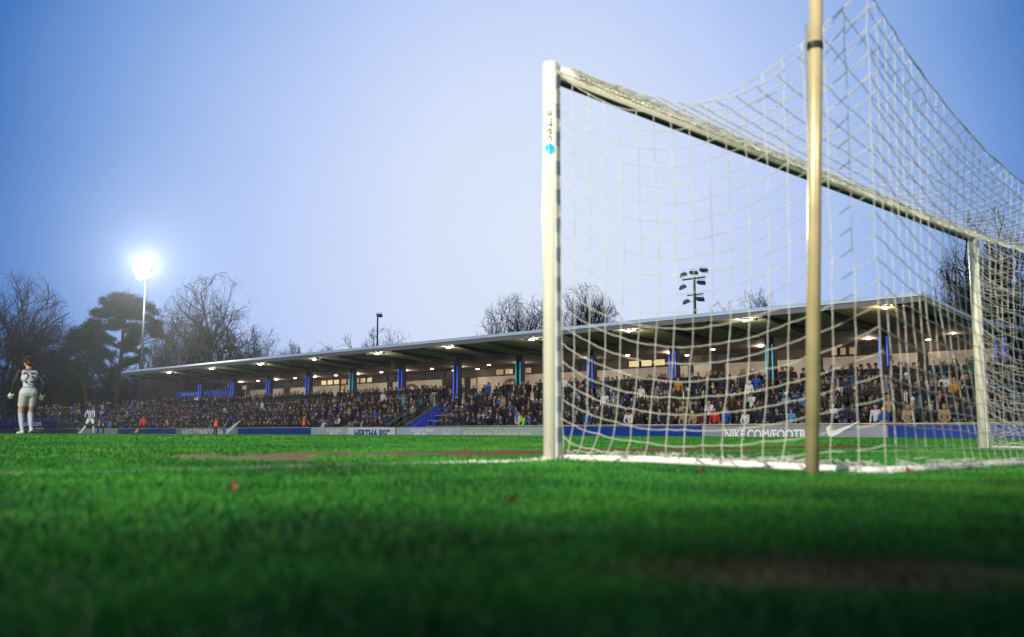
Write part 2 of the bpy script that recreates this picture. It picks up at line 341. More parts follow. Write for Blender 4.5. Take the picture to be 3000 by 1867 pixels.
# net
net = tag(empty('goal_net', (PX, GY, 0)), 'white square mesh cord net sagging between goal frame and rear poles', 'net')
CA = onX(2540, -40, 4.74); ZT = CA.z
def ptop_side(s, x0, sg):      # top edge of a side panel, s: 0 post .. 1 corner
    return Vector((x0+sg*.23*s, GY-.06+(CA.y-GY+.06)*s, 2.49+(ZT-2.49)*s**1.4-.50*4*s*(1-s)*(1-.25*s)))
def back_top(a):
    x = PX+.23+(FX-PX-.46)*a; e = (4*a*(1-a))
    return Vector((x, CA.y+.15*e, ZT-.50*e))
def jit(p, k=.006): return Vector((p.x+random.uniform(-k, k), p.y+random.uniform(-k, k), p.z+random.uniform(-k, k)))
def side_pt(s, t, x0, sg):
    top = ptop_side(s, x0, sg); sb = s**1.25*.92+.08*s
    xb = x0+sg*(.02+.31*s); yb = GY-.08+(BY-GY+.08)*sb; zb = gzf(x0, yb)+.03
    z = zb+(top.z+.50*4*s*(1-s)*(1-.25*s)-zb)*t-4*s*(1-s)*.50*(t**.45)*(1-.25*s)
    x = xb+(top.x-xb)*t**1.1+sg*.10*math.sin(math.pi*s)*math.sin(math.pi*t)
    y = yb+(top.y-yb)*t
    if t < .12: y += .12*(1-t/.12)*(1-s)*math.sin(s*9)*.8
    return Vector((x, y, max(z, zb-.005)))
def back_pt(a, t):
    top = back_top(a); xb = PX+.33+(FX-PX-.66)*a; zb = gzf(xb, BY)+.03
    e = 4*a*(1-a)
    y = BY+(top.y-BY)*t+.14*math.sin(math.pi*t)*e
    return Vector((xb+(top.x-xb)*t, y, zb+(top.z-zb)*t-.10*math.sin(math.pi*t)*e))
def roof_pt(a, b):
    A_ = Vector((PX+(FX-PX)*a, GY-.06, 2.49)); Bk = back_top(a); p = A_.lerp(Bk, b)
    edge = math.sin(math.pi*b**1.3)*.44; lin_ = 2.49+(Bk.z-2.49)*b
    wgt = 1-.35*(4*a*(1-a)); return Vector((p.x, p.y, lin_-edge*wgt))
def lattice(name, f, na, nb, sub=2, r=.0025):
    mb = MB(); P = {(i, j): jit(f(i/na, j/nb)) for i in range(na+1) for j in range(nb+1)}
    def seg(p, q):
        mid = (p+q)/2; mid.z -= .0045; return [p, mid] 
    for j in range(nb+1):
        pts = []
        for i in range(na): pts += seg(P[i,j], P[i+1,j])
        pts.append(P[na,j]); mb.path(pts, r if j not in (0, nb) else r*1.2, 5)
    for i in range(na+1 if name != 'side_panel' else na):
        pts = []
        for j in range(nb): pts += seg(P[i,j], P[i,j+1])
        pts.append(P[i,nb]); mb.path(pts, r, 5)
    for p in P.values(): mb.ball(p, r*1.7, 4)
    o = mb.build(name, cordm, smooth=True); inv(o, net); return o
lattice('side_panel', lambda s, t: side_pt(s, t, PX, 1), 17, 21)
lattice('side_panel', lambda s, t: side_pt(s, t, FX, -1), 14, 18)
lattice('rear_panel', back_pt, 50, 21)
lattice('roof_panel', roof_pt, 50, 16)
# the slack of the net gathered over the crossbar
mb = MB(); n1 = 150
for fam in (1, -1):
    for k in range(-6, n1):
        pts = []
        for j in range(9):
            th = R(2)+j*R(168)/8; t = (k+fam*j*.75)/n1
            if 0.02 < t < .995:
                rr_ = .0605+random.uniform(0, .014)
                pts.append(Vector((PX+(FX-PX)*t, GY-rr_*math.cos(th-R(20)), GH+.06+rr_*math.sin(th-R(20)))))
        if len(pts) > 2: mb.path(pts, .0028, 4)
for z0 in range(5):
    pts = [Vector((PX+(FX-PX)*(k/90), GY-.066*math.cos(R(-12+z0*32))+random.uniform(-.006,.006), GH+.06+.066*math.sin(R(-12+z0*32))+random.uniform(-.008,.006))) for k in range(2, 90)]
    mb.path(pts, .003, 4)
inv(mb.build('gathered_cord', cordm, smooth=True), net)
mb = MB()      # slack lying in lumps along the ground bar
for k in range(150):
    t = random.random()**.8; q = Vector((PX+.05+.3*t, GY-.15-(GY-BY-.15)*t, 0)) if k < 95 else Vector((PX+.35+random.random()*5, BY, 0)); q += Vector((random.gauss(0,.03), random.gauss(0,.03), 0)); q.z = gzf(q.x, q.y)+.03
    pts = [q]
    for _ in range(4): pts.append(pts[-1]+Vector((random.gauss(0,.04), random.gauss(0,.05), 0))); pts[-1].z = q.z+random.uniform(0,.045)
    mb.path(pts, .0028, 4)
so_ = inv(mb.build('slack_cord', cordm, smooth=True), net); so_['kind'] = 'stuff'
mb = MB()      # knotted slack by the far post
for k in range(70):
    a0 = Vector((FX-.08, GY-.08, random.uniform(.0, 2.45))); t = random.random()
    mb.path([a0, a0+Vector((random.uniform(-.05,.12), -random.uniform(.05,.2), -random.uniform(.02,.14))), a0+Vector((random.uniform(-.05,.15), -random.uniform(.2,.5), -random.uniform(.0,.3)*(a0.z > .35)))], .0024, 4)
inv(mb.build('loose_cord', cordm, smooth=True), net)
# support poles behind the net
def pole(x, y, lab, lean=(0,0), h=3.1):
    o = tag(empty('net_support_pole', (x, y, gzf(x, y)-.02)), lab, 'pole', 'poles holding up the goal net')
    m = MB(); m.path([(0,0,-.1),(lean[0],lean[1],h)], .034, 20); m.path([(lean[0],lean[1],h),(lean[0],lean[1],h+.01)], .037, 16)
    p = m.build('tube', steel, o, smooth=True); return o
B0 = onX(2376, 1385, 4.40); p1 = onX(2389, 0, 4.46)
po = pole(B0.x, B0.y, 'yellowish steel pole behind the near net corner with a black strap', ((p1.x-B0.x)*3.1/(p1.z-B0.z), (p1.y-B0.y)*3.1/(p1.z-B0.z)))
m = MB(); s0 = onX(2387, 138, 4.455)
for k in range(2): m.lathe((s0.x-B0.x, s0.y-B0.y, s0.z-gzf(B0.x, B0.y)+.02+k*.012-.004), [(-.012,.0345),(-.010,.0415),(.010,.0415),(.012,.0345)], 20, axis=(.04,.07*(1 if k else -1),1))
m.path([(s0.x-B0.x+.03, s0.y-B0.y-.02, s0.z-.0), (s0.x-B0.x+.055, s0.y-B0.y-.01, s0.z+.012)], .005, 6)
m.build('strap', mat('black_rubber', (.01,.01,.012), .5, var=0), po, smooth=True)
m = MB(); m.path([(p1.x-B0.x+.02, p1.y-B0.y, 2.62), (CA.x-B0.x, CA.y-B0.y, CA.z)], .003, 5); m.build('tie_cord', cordm, po)
m = MB(); m.box(.025, .040, -.045, -.032, 1.55, 2.3); m.build('highlight_strip', mat('highlight_chrome', (.8,.85,.8), .15, .8, var=0), po)  # bright strip put in to imitate the highlight along the pole
pole(FX-.1, BY-.15, 'steel pole behind the far net corner', (0,0))
# ------------------------------------------------------------------ grandstand
UF, VR, VL = 45.41, 17.93, 104.0
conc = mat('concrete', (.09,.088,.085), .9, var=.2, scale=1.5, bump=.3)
dark = mat('dark_steel', (.009,.010,.012), .6, var=.1)
soff = mat('soffit_board', (.42,.44,.26), .85, var=.14, scale=.6)
soff2 = mat('flat_soffit', (.17,.135,.095), .8, var=.1, scale=.6)
zinc = mat('zinc_flashing', (.60,.74,.90), .45, .0, var=.08, scale=1.2)
fasc = mat('fascia_board', (.17,.17,.21), .6, var=.12)
cream = mat('cream_plaster', (.80,.73,.62), .85, var=.08, scale=.8)
bluep = mat('blue_floor_paint', (.012,.035,.42), .6, var=.12, scale=2)
stand = tag(empty('grandstand', (52, 60, -.27)), 'long concrete grandstand under a thin cantilevered roof with lit columns', 'grandstand')
SL = Vector(stand.location)
def inS(o, par=None):
    if par is None: o.parent = stand; o.matrix_parent_inverse = Matrix.Translation(-SL)
    else: o.parent = par
    return o
ROWZ = [(-.05+.4*k) for k in range(6)]; ROWU = [46.9+.78*k for k in range(6)]; WU, WZ = 51.5, 2.35
SV0, SV1 = vX(1243, UF+.3), vX(1112, UF+.3)     # blue stairway
m = MB()
def terr(v0, v1):
    for k in range(6): m.box(ROWU[k]-.3, 62, v0, v1, (-.27 if k == 0 else ROWZ[k-1]), ROWZ[k])
    m.box(WU-.25, 66, v0, v1, ROWZ[5], WZ)
terr(9, SV0); terr(SV1, 150)
SVM = SV0+2.7      # the press rows reach behind the foot of the stairway
for k in (3, 4, 5): m.box(ROWU[k]-.3, WU, SV0, SVM, -.27, ROWZ[k]+.001*k)
m.box(WU, 66, SV0, SV1, -.27, WZ)
m.box(UF+.12, 46.65, 9, 150, -.268, -.12)
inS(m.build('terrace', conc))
m = MB(); ns = 13
for k in range(ns):
    m.box(46.62+k*(WU-46.62)/ns, WU-.002, (SV0 if 46.62+k*(WU-46.62)/ns < ROWU[3]-.3 else SVM)+.003, SV1-.003, -.27+k*.2, -.27+(k+1)*.2015)
inS(m.build('stairway', bluep))
# front wall and coping
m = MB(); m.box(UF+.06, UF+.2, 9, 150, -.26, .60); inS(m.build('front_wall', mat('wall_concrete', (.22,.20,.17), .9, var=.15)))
# roof
m = MB()
m.prism([(UF,6.47),(UF,6.40),(51.6,5.99),(64,5.96),(64,6.14),(51.55,6.14),(UF+.02,6.72),(UF,6.72)], VR, VL)
inS(m.build('roof', [soff])); 
m = MB(); m.box(UF-.05, UF-.002, VR-.02, VL+.02, 6.33, 6.60); inS(m.build('fascia', fasc))
m = MB(); m.prism([(UF-.14,6.603),(UF+.02,6.603),(UF+.22,6.735),(UF+.22,6.82),(UF+.04,6.82),(UF-.14,6.66)], VR-.05, VL+.05)
for vv in (VR, VL):
    s_ = -1 if vv == VR else 1; y0, y1 = sorted((vv+s_*.002, vv+s_*.06))
    m.prism([(UF+.14,6.60),(51.55,6.03),(64,6.03),(64,6.19),(51.55,6.19),(UF+.14,6.76)], y0, y1)
inS(m.build('roof_edge_flashing', zinc))
m = MB(); m.prism([(UF+.2,6.36),(51.5,5.93),(63,5.93),(63,6.0),(51.5,6.0),(UF+.2,6.42)], VR-.03, VR-.003); inS(m.build('roof_edge_trim', mat('rose_trim', (.35,.30,.29), .6)))
m = MB(); m.box(51.66, 60.4, VR+.05, VL-.05, 5.945, 5.985); inS(m.build('ceiling', soff2))
VC0, DV = 22.75, 6.98
bm = MB(); bm.prism([(UF+.25,6.40),(UF+.25,6.28),(50.7,5.70),(50.85,5.72),(50.85,6.04)], -.15, .15); bme = bm.mesh('beam', dark)
for k in range(-1, 24):
    v = VC0+k*DV/2
    if VR+.2 < v < VL-.2:
        o = bpy.data.objects.new('roof_beam', bme); COL.objects.link(o); o.location = (0, v, 0); inS(o)
led = [mat('blue_light_tube', (.05,.1,.5), .4, emit=(.04,.12,1.0), estr=.55, var=0), mat('cyan_light_tube', (.05,.3,.5), .4, emit=(.0,.40,.72), estr=.36, var=0)]
cm = MB(); cm.box(-.19, .19, -.3, .3, 0, 3.66); cme = cm.mesh('column', dark)
tm2 = MB(); tm2.tube((0,0,0), (0,0,2.9), .045, n=10); tmesh = [tm2.mesh('tube', led[0]), tm2.mesh('tube', led[1])]
def column(u, v, cy, nm='column'):
    o = bpy.data.objects.new(nm, cme); COL.objects.link(o); o.location = (u, v, 2.3); inS(o)
    for dv in (-.22, .22):
        t = bpy.data.objects.new('light_tube', tmesh[cy]); COL.objects.link(t); t.location = (-.26, dv, .3); t.parent = o
    return o
for k in range(12): column(52.3, VC0+k*DV, 1 if k in (1, 4, 7) else 0)
column(57.4, 18.4, 0)
# hanging lamps under the roof edge
hous = mat('lamp_housing', (.35,.36,.38), .4, .6, var=.05)
lit = mat('lamp_glass_lit', (1,1,1), .3, emit=(1.0,.90,.80), estr=45, var=0)
litw = mat('lamp_glass_warm', (1,1,1), .3, emit=(1.0,.62,.38), estr=45, var=0)
unlit = mat('lamp_glass_unlit', (.7,.7,.68), .3, var=0)
def hang(v, glass, on=True):
    m = MB(); z = 6.30; u = UF+.5
    m.path([(u, v, 6.42), (u, v, z+.13)], .02, 6); m.lathe((u, v, z), [(-.02,.19),(.02,.20),(.10,.13),(.16,.07),(.2,.05)], 18)
    o = inS(m.build('hanging_lamp', hous, smooth=True))
    m = MB(); m.lathe((u, v, z-.025), [(-.045,.08),(-.02,.17),(0,.185)], 18); inS(m.build('lamp_glass', glass), o)
    m = MB(); m.box(u+.1, u+.3, v-.62, v-.42, z-.05, z+.14); inS(m.build('ballast_box', dark), o)
    return o
LV = [19.9,27.6,35.5,43.45,51.6,59.9,68.3,76.85,85.56,94.4]
for i, v in enumerate(LV):
    hang(v, litw if i == 0 else lit)
    lamp('stand_lamp', 'POINT', (UF+.5, v, 6.15), 150 if i < 6 else 120, (1.0,.62,.38) if i == 0 else (1.0,.85,.66), shadow_soft_size=.05)
hang(VR+.9, unlit); hang(VL-.35, unlit)
# recessed downlights in the flat ceiling
dl = MB(); dl.lathe((0,0,0), [(-.035,.10),(-.03,.14),(0,.15)], 14); dme = dl.mesh('downlight', mat('downlight_glass', (1,1,1), .3, emit=(1.0,.74,.55), estr=22, var=0))
for k in range(21):
    o = bpy.data.objects.new('ceiling_light', dme); COL.objects.link(o); o.location = (57.0, 25.8+k*3.68, 5.94); inS(o)
    if k % 2 == 0: lamp('ceiling_lamp', 'POINT', (57.0, 25.8+k*3.68, 5.86), 160, (1.0,.86,.72), shadow_soft_size=.04)
for v in (23.4, 41, 66.7, 63.5):
    o = bpy.data.objects.new('ceiling_light', dme); COL.objects.link(o); o.location = (60.0, v, 5.94); inS(o)
lamp('ceiling_lamp', 'POINT', (57.5, 21, 5.86), 60, (1.0,.8,.6), shadow_soft_size=.04)
# loudspeakers
for px in (1156, 1332):
    v = vX(px, 49.5); m = MB(); m.box(49.2, 49.8, v-.33, v+.33, 5.35, 5.85); m.box(49.17, 49.2, v-.28, v+.28, 5.4, 5.8, 1); inS(m.build('loudspeaker', [dark, mat('speaker_grille', (.04,.04,.045), .8)]))
# back wall with windows
BU = 60.5
m = MB(); m.box(BU, BU+.3, VR+1.2, VL+.5, WZ, 5.22); inS(m.build('back_wall', cream))
m = MB(); m.box(BU+.05, BU+.3, VR+1.2, VL+.5, 5.223, 5.94); m.box(BU+.3, 66, VR+1.2, VL+.5, -.2, 5.9)
inS(m.build('window_band', mat('grey_brown_panel', (.10,.085,.07), .8, var=.2, scale=.7)))
glow = mat('lit_window', (.5,.4,.2), .4, emit=(1.0,.74,.34), estr=.62, var=0); dim = mat('dim_window', (.3,.25,.15), .3, emit=(.55,.36,.18), estr=.45, var=0); black = mat('dark_window', (.02,.025,.035), .55, var=0)
frame = mat('window_frame', (.045,.04,.035), .6)
def win(v0, v1, g, z0=5.3, z1=5.86, u=BU):
    m = MB(); f = .055
    m.box(u-.03, u+.045, v0, v1, z0, z0+f); m.box(u-.03, u+.045, v0, v1, z1-f, z1); m.box(u-.03, u+.045, v0, v0+f, z0+f, z1-f); m.box(u-.03, u+.045, v1-f, v1, z0+f, z1-f)
    o = inS(m.build('window', frame)); m = MB(); m.box(u+.0, u+.02, v0+f, v1-f, z0+f, z1-f); inS(m.build('pane', g), o)
kinds = {}
def run(px0, px1, n, g):
    a, b = vX(px1, BU), vX(px0, BU); st = (b-a)/n
    for k in range(n): win(a+k*st+.06, a+(k+1)*st-.06, g)
run(936, 992, 3, glow); run(995, 1090, 5, dim); run(1110, 1180, 3, black); run(1215, 1330, 4, black); run(1450, 1505, 2, dim); run(1515, 1560, 2, dim); run(1640, 1760, 4, black)
run(1842, 1955, 3, glow); run(1962, 2030, 2, black); run(2060, 2230, 4, black); run(2440, 2520, 3, dim); run(2530, 2590, 2, black); run(704, 720, 1, dim); run(630, 690, 3, black); run(740, 910, 6, black)
# dark pilasters, doorways, downpipes on the cream wall
for p0, p1 in ((716,728),(828,846),(992,998),(1133,1148),(1295,1338),(1361,1380),(2020,2036),(2090,2128),(2395,2418),(2700,2730)):
    m = MB(); m.box(BU-.06, BU-.004, vX(p1, BU), vX(p0, BU), WZ, 5.28); inS(m.build('pilaster', mat('dark_timber', (.035,.03,.028), .7)))
for p0, p1, g in ((997,1009,dim),(1338,1346,dim),(1378,1398,dim),(2590,2620,black)):
    win(vX(p1, BU), vX(p0, BU), g, WZ+.02, 5.2, BU-.07)
for px in (906, 1175, 1540, 1965, 1188):
    v = vX(px, BU); m = MB(); m.path([(BU-.12, v, WZ), (BU-.12, v, 5.94)], .06, 8); inS(m.build('downpipe', mat('grey_pipe', (.28,.27,.25), .5)))
# round arch opening
for px, u_ in ((1500, BU-.03), (1205, BU-.03)):
    v = vX(px, u_); m = MB(); n = 20; vs = []
    for r_ in (1.45, 1.22):
        for k in range(n+1): t = math.pi*k/n; vs.append((u_-.1, v+r_*math.cos(t), 3.5+r_*math.sin(t)))
    vo = len(vs); vs += [(x+.09, y, z) for x, y, z in vs]
    fs = [(k, k+1, n+2+k, n+1+k) for k in range(n)]+[(k, k+vo, k+1+vo, k+1) for k in range(n)]+[(n+1+k, n+2+k, n+2+k+vo, n+1+k+vo) for k in range(n)]
    m.add(vs, fs); m.add([(u_-.09, v-1.45, WZ),(u_-.09, v-1.22, WZ),(u_-.09, v-1.22, 3.5),(u_-.09, v-1.45, 3.5)], [(0,1,2,3)]); m.add([(u_-.09, v+1.22, WZ),(u_-.09, v+1.45, WZ),(u_-.09, v+1.45, 3.5),(u_-.09, v+1.22, 3.5)], [(0,1,2,3)])
    ar = inS(m.build('arch_surround', mat('arch_stone', (.20,.16,.12), .8)))
    m = MB(); m.add([(u_-.02, v+1.22*math.cos(math.pi*k/n), 3.5+1.22*math.sin(math.pi*k/n)) for k in range(n+1)]+[(u_-.02, v-1.22, WZ), (u_-.02, v+1.22, WZ)], [tuple(range(n+3))]); inS(m.build('opening', dim), ar)
# railings
railm = mat('rail_steel', (.10,.14,.14), .5, .4, var=.1); railw = mat('rail_pale', (.52,.46,.34), .5, var=.2, scale=3)
def railing(name, pts, h, m_, label, post=2.2, r=.025, mid=True):
    o = tag(empty(name, pts[0]), label, 'railing'); p0 = Vector(pts[0])
    m = MB()
    for hh in ([h, h*.5] if mid else [h]): m.path([Vector(p)-p0+Vector((0,0,hh)) for p in pts], r if hh == h else r*.7, 8)
    m.build('handrail', m_, o, smooth=True)
    for a, b in zip(pts[:-1], pts[1:]):
        a = Vector(a); b = Vector(b); n = max(1, int((b-a).length/post))
        for k in range(n+1):
            if k == 0 and a != Vector(pts[0]): continue
            q = a.lerp(b, k/n)-p0; mm = MB(); mm.tube(q, q+Vector((0,0,h)), r*.9, n=6); mm.build('rail_post', m_, o)
    return o
fr = UF+.35
railing('front_railing', [(fr, 10, -.12), (fr, SV0-.2, -.12)], .80, railw, 'pale front railing along the crowd right of the blue stairway', 3.3, .032, False)
railing('front_railing', [(fr, SV1-.9, -.12), (fr, 141, -.12)], .74, railw, 'pale front railing along the crowd left of the blue stairway', 3.3, .032, False)
railing('walkway_railing', [(WU-.15, SV1+.1, WZ), (WU-.15, 102, WZ)], 1.0, railm, 'dark railing along the upper walkway left of the blue stairway', 3.2)
railing('walkway_railing', [(WU-.15, 19, WZ), (WU-.15, 44, WZ)], 1.0, railm, 'dark railing along the upper walkway right of the blue stairway', 3.2)
railing('stair_railing', [(46.6, SV1+.02, -.1), (WU, SV1+.02, WZ), (WU+1.2, SV1+.02, WZ)], 1.0, railm, 'sloping handrail on the left edge of the blue stairway', 1.9, .03)
railing('stair_railing', [(46.6, (SV0+SV1)/2+.5, -.1), (WU, (SV0+SV1)/2+.5, WZ)], .95, railm, 'sloping handrail in the middle of the blue stairway', 1.9, .03)
railing('stair_railing', [(46.6, SV0-.05, -.1), (WU, SV0-.05, WZ)], 1.0, railm, 'sloping handrail on the right edge of the blue stairway', 1.9, .03)
railing('stair_railing', [(47, vX(1812, 47), .3), (WU-.3, vX(1812, 47), WZ)], 1.0, railm, 'sloping handrail inside the crowd right of the near goal post', 1.9, .03)
railing('terrace_railing', [(50.2, 106, 2.0), (50.2, 119, 2.0)], 1.0, railm, 'dark teal railing above the uncovered terrace at the left of the roof', 3.0)
railing('terrace_railing', [(50.2, 122, 2.0), (50.2, 148, 2.0)], 1.0, railm, 'dark teal railing behind the standing crowd at the far left', 3.0)
# advertising boards
bw = mat('board_blue', (.005,.045,.30), .45, var=.06, scale=.8); bgry = mat('board_grey', (.27,.31,.36), .5, var=.1, scale=.7); bpale = mat('board_pale_blue', (.42,.50,.60), .5, var=.06); bwh = mat('board_white', (.72,.74,.78), .5, var=.04)
bgreen = mat('board_pale_green', (.36,.48,.44), .5, var=.08); bdark = mat('board_dark', (.03,.05,.06), .6, var=.2)
inkw = mat('ink_pale', (.88,.91,.95), .5, var=0); inkb = mat('ink_blue', (.01,.07,.36), .5, var=0); inky = mat('ink_yellow', (.45,.32,.03), .5, var=0); inkg = mat('ink_pale_green', (.62,.70,.64), .5, var=0)
def board(p0, p1, m_, label, texts=()):
    v1, v0 = vX(p0, UF), vX(p1, UF); c = (v0+v1)/2
    o = tag(empty('advertising_board', (UF, c, -.26)), label, 'board', 'advertising boards along the touchline')
    hv = (v1-v0)/2-.02; m = MB(); m.box(-.03, .03, -hv, hv, .02, .86); m.build('panel', m_, o)
    m = MB(); m.box(-.035, .035, -hv, hv, .862, .885); m.build('top_edge', mat('board_trim', (.33,.31,.27), .5), o)
    for px, body, size, ink, sx, z, bold in texts:
        text_on(body, size, face_pitch(UF-.034, vX(px, UF), z), ink, parent=o, sx=sx, bold=bold)
    return o
def swoosh(par, px, w_, z, ink):
    top = []; bot = []
    for k in range(17):
        t = k/16; x = w_*t; top.append((x, .12+.10*t*t*3.2-.0*t+.02*math.sin(t*3))); 
    # check-mark with a curved belly rising to a long thin tip
    A_ = [(0,.20),(.02,.08),(.06,.01),(.13,-.015),(.22,.0),(.34,.045),(.55,.14),(.78,.25),(1.0,.36)]; B_ = [(1.0,.36),(.75,.285),(.5,.205),(.33,.155),(.23,.13),(.16,.125),(.12,.15),(.12,.20),(.16,.30)]
    pts = [(x*w_, y*w_*.42/.36) for x, y in A_]+[(x*w_, y*w_*.42/.36) for x, y in B_[1:]]
    m = MB(); m.add([(0, -x, y) for x, y in pts], [tuple(range(len(pts)))]); o = m.build('emblem', ink); o.matrix_world = Matrix.Translation((UF-.035, vX(px, UF), z)); o.parent = par; o.matrix_parent_inverse = par.matrix_world.inverted()
bpy.context.view_layer.update()
BS = [
 (-40,120,bdark,'dark board at the far left under the banner',[(60,'BERLIN',.3,inky,2.2,.2,.02)]),
 (121,229,bdark,'dark board with yellow lettering left of the striped player',[(101,'MET GEHÖRT',.36,inky,2.4,.26,.02)]),
 (230,344,bgreen,'greenish grey board behind the two players in front of the crowd',[]),
 (345,514,bw,'plain blue board behind the assistant referee in red',[]),
 (515,696,bgry,'leftmost grey board with pale lettering behind the steward in orange',[(600,'NIKE.COM/FOOTBALL',.95,inkw,.95,-.16,.03)]),
 (697,910,bw,'plain blue board left of the pale blue board beside the stairs',[]),
 (911,1018,bpale,'pale blue board directly left of the white board with blue lettering',[(978,'DIE ZUKUNFT GEHÖRT',.30,inkw,.62,.28,.02),(978,'BERLIN',.42,inkw,.8,-.06,.03)]),
 (1019,1157,bwh,'white board with bold blue lettering at the foot of the stairs',[(1090,'HERTHA BSC',.78,inkb,.98,-.12,.045)]),
 (1162,1352,bpale,'pale blue board with white lettering and a ring emblem right of the stairs',[(1237,'DIE ZUKUNFT GEHÖRT',.30,inkw,.80,.28,.02),(1232,'BERLIN',.42,inkw,.95,-.06,.03)]),
 (1353,1639,bgreen,'pale green board with white lettering left of the near goal post',[(1456,'AOK Nordost. Beim Sport dabei.',.56,inkg,.86,-.02,.012)]),
 (1640,2056,bw,'long plain blue board right of the near goal post',[]),
 (2057,2602,bgry,'grey board with big pale lettering and tick mark behind the net',[(2262,'NIKE.COM/FOOTBALL',.66,inkw,.86,-.06,.03)]),
 (2603,3100,bw,'blue board at the far right behind the net',[]),
]
for i, (p0, p1, m_, lb, tx) in enumerate(BS):
    o = board(p0, p1, m_, lb, tx)
    if i == 11: swoosh(o, 2422, 1.75, .08, inkw)
    if i == 4: swoosh(o, 655, 3.2, .05, inkw)
    if i == 8:
        v = vX(1310, UF); m = MB(); n = 28
        m.path([(UF-.036, v+.36*math.cos(2*math.pi*k/n), .22+.36*math.sin(2*math.pi*k/n)) for k in range(n+1)], .014, 4)
        for dx in (-.14, 0, .14): m.path([(UF-.036, v+dx+.07*math.cos(2*math.pi*k/12), .16+.07*math.sin(2*math.pi*k/12)) for k in range(13)], .01, 4)
        e_ = m.build('ring_emblem', inkw); e_.parent = o; e_.matrix_parent_inverse = o.matrix_world.inverted()
    if i == 10:
        v = vX(1676, UF); m = MB(); m.lathe((UF-.034, v, .45), [(0,.05),(.004,.05)], 14, axis=(-1,0,0)); e_ = m.build('round_emblem', inkw); e_.parent = o; e_.matrix_parent_inverse = o.matrix_world.inverted()
# banner on the fence at the far left
v0, v1 = vX(172, 45.9), vX(-30, 45.9)
ban = tag(empty('banner', (45.7, (v0+v1)/2, .4)), 'wide blue supporters banner with pale blackletter writing tied up at the far left', 'banner')
m = MB(); nb_ = 40
for k in range(nb_+1):
    t = k/nb_; y = (v0+(v1-v0)*t)-(v0+v1)/2; sg = .08*abs(math.sin(t*math.pi*6)); 
    for z in (.12, 1.55-sg): m.v.append((.05*math.sin(t*37), y, z)); m.n += 1
m.f = [(2*k, 2*k+1, 2*k+3, 2*k+2) for k in range(nb_)]; m.m = [0]*nb_
bc = m.build('cloth', mat('banner_blue', (.003,.014,.14), .7, var=.15), ban, smooth=True)
sol = bc.modifiers.new('s', 'SOLIDIFY'); sol.thickness = .01
bpy.context.view_layer.update()
text_on('Sektion', 1.0, face_pitch(45.6, vX(95, 45.9), 1.0), inkw, parent=ban, sx=2.5, bold=.02)
text_on('Hertha 1892', .85, face_pitch(45.6, vX(92, 45.9), .18), inkw, parent=ban, sx=2.3, bold=.02)
# kiosk beyond the roof
kv0, kv1 = vX(615, 56), vX(514, 56)
kio = tag(empty('kiosk', (56, (kv0+kv1)/2, 2.35)), 'blue sales kiosk with white lettering and lit doorway beyond the left roof end', 'kiosk')
m = MB(); m.box(.2, 3, -(kv1-kv0)/2, (kv1-kv0)/2, 0, 2.1); m.build('body', mat('kiosk_grey', (.06,.07,.09), .6), kio)
m = MB(); m.box(0, 3.1, -(kv1-kv0)/2-.2, (kv1-kv0)/2+.2, 2.1, 2.75); m.build('fascia', mat('kiosk_blue', (.01,.06,.38), .5, emit=(.01,.06,.4), estr=.25, var=0), kio)
m = MB(); m.box(.1, .19, vX(567, 56)-(kv0+kv1)/2-.5, vX(567, 56)-(kv0+kv1)/2+.5, 0, 2.0); m.build('doorway', glow, kio)
bpy.context.view_layer.update()
text_on('HERTHA BSC FANSHOP', .45, face_pitch(55.98, (kv0+kv1)/2, 4.62), inkw, parent=kio, bold=.02, sx=1.3)
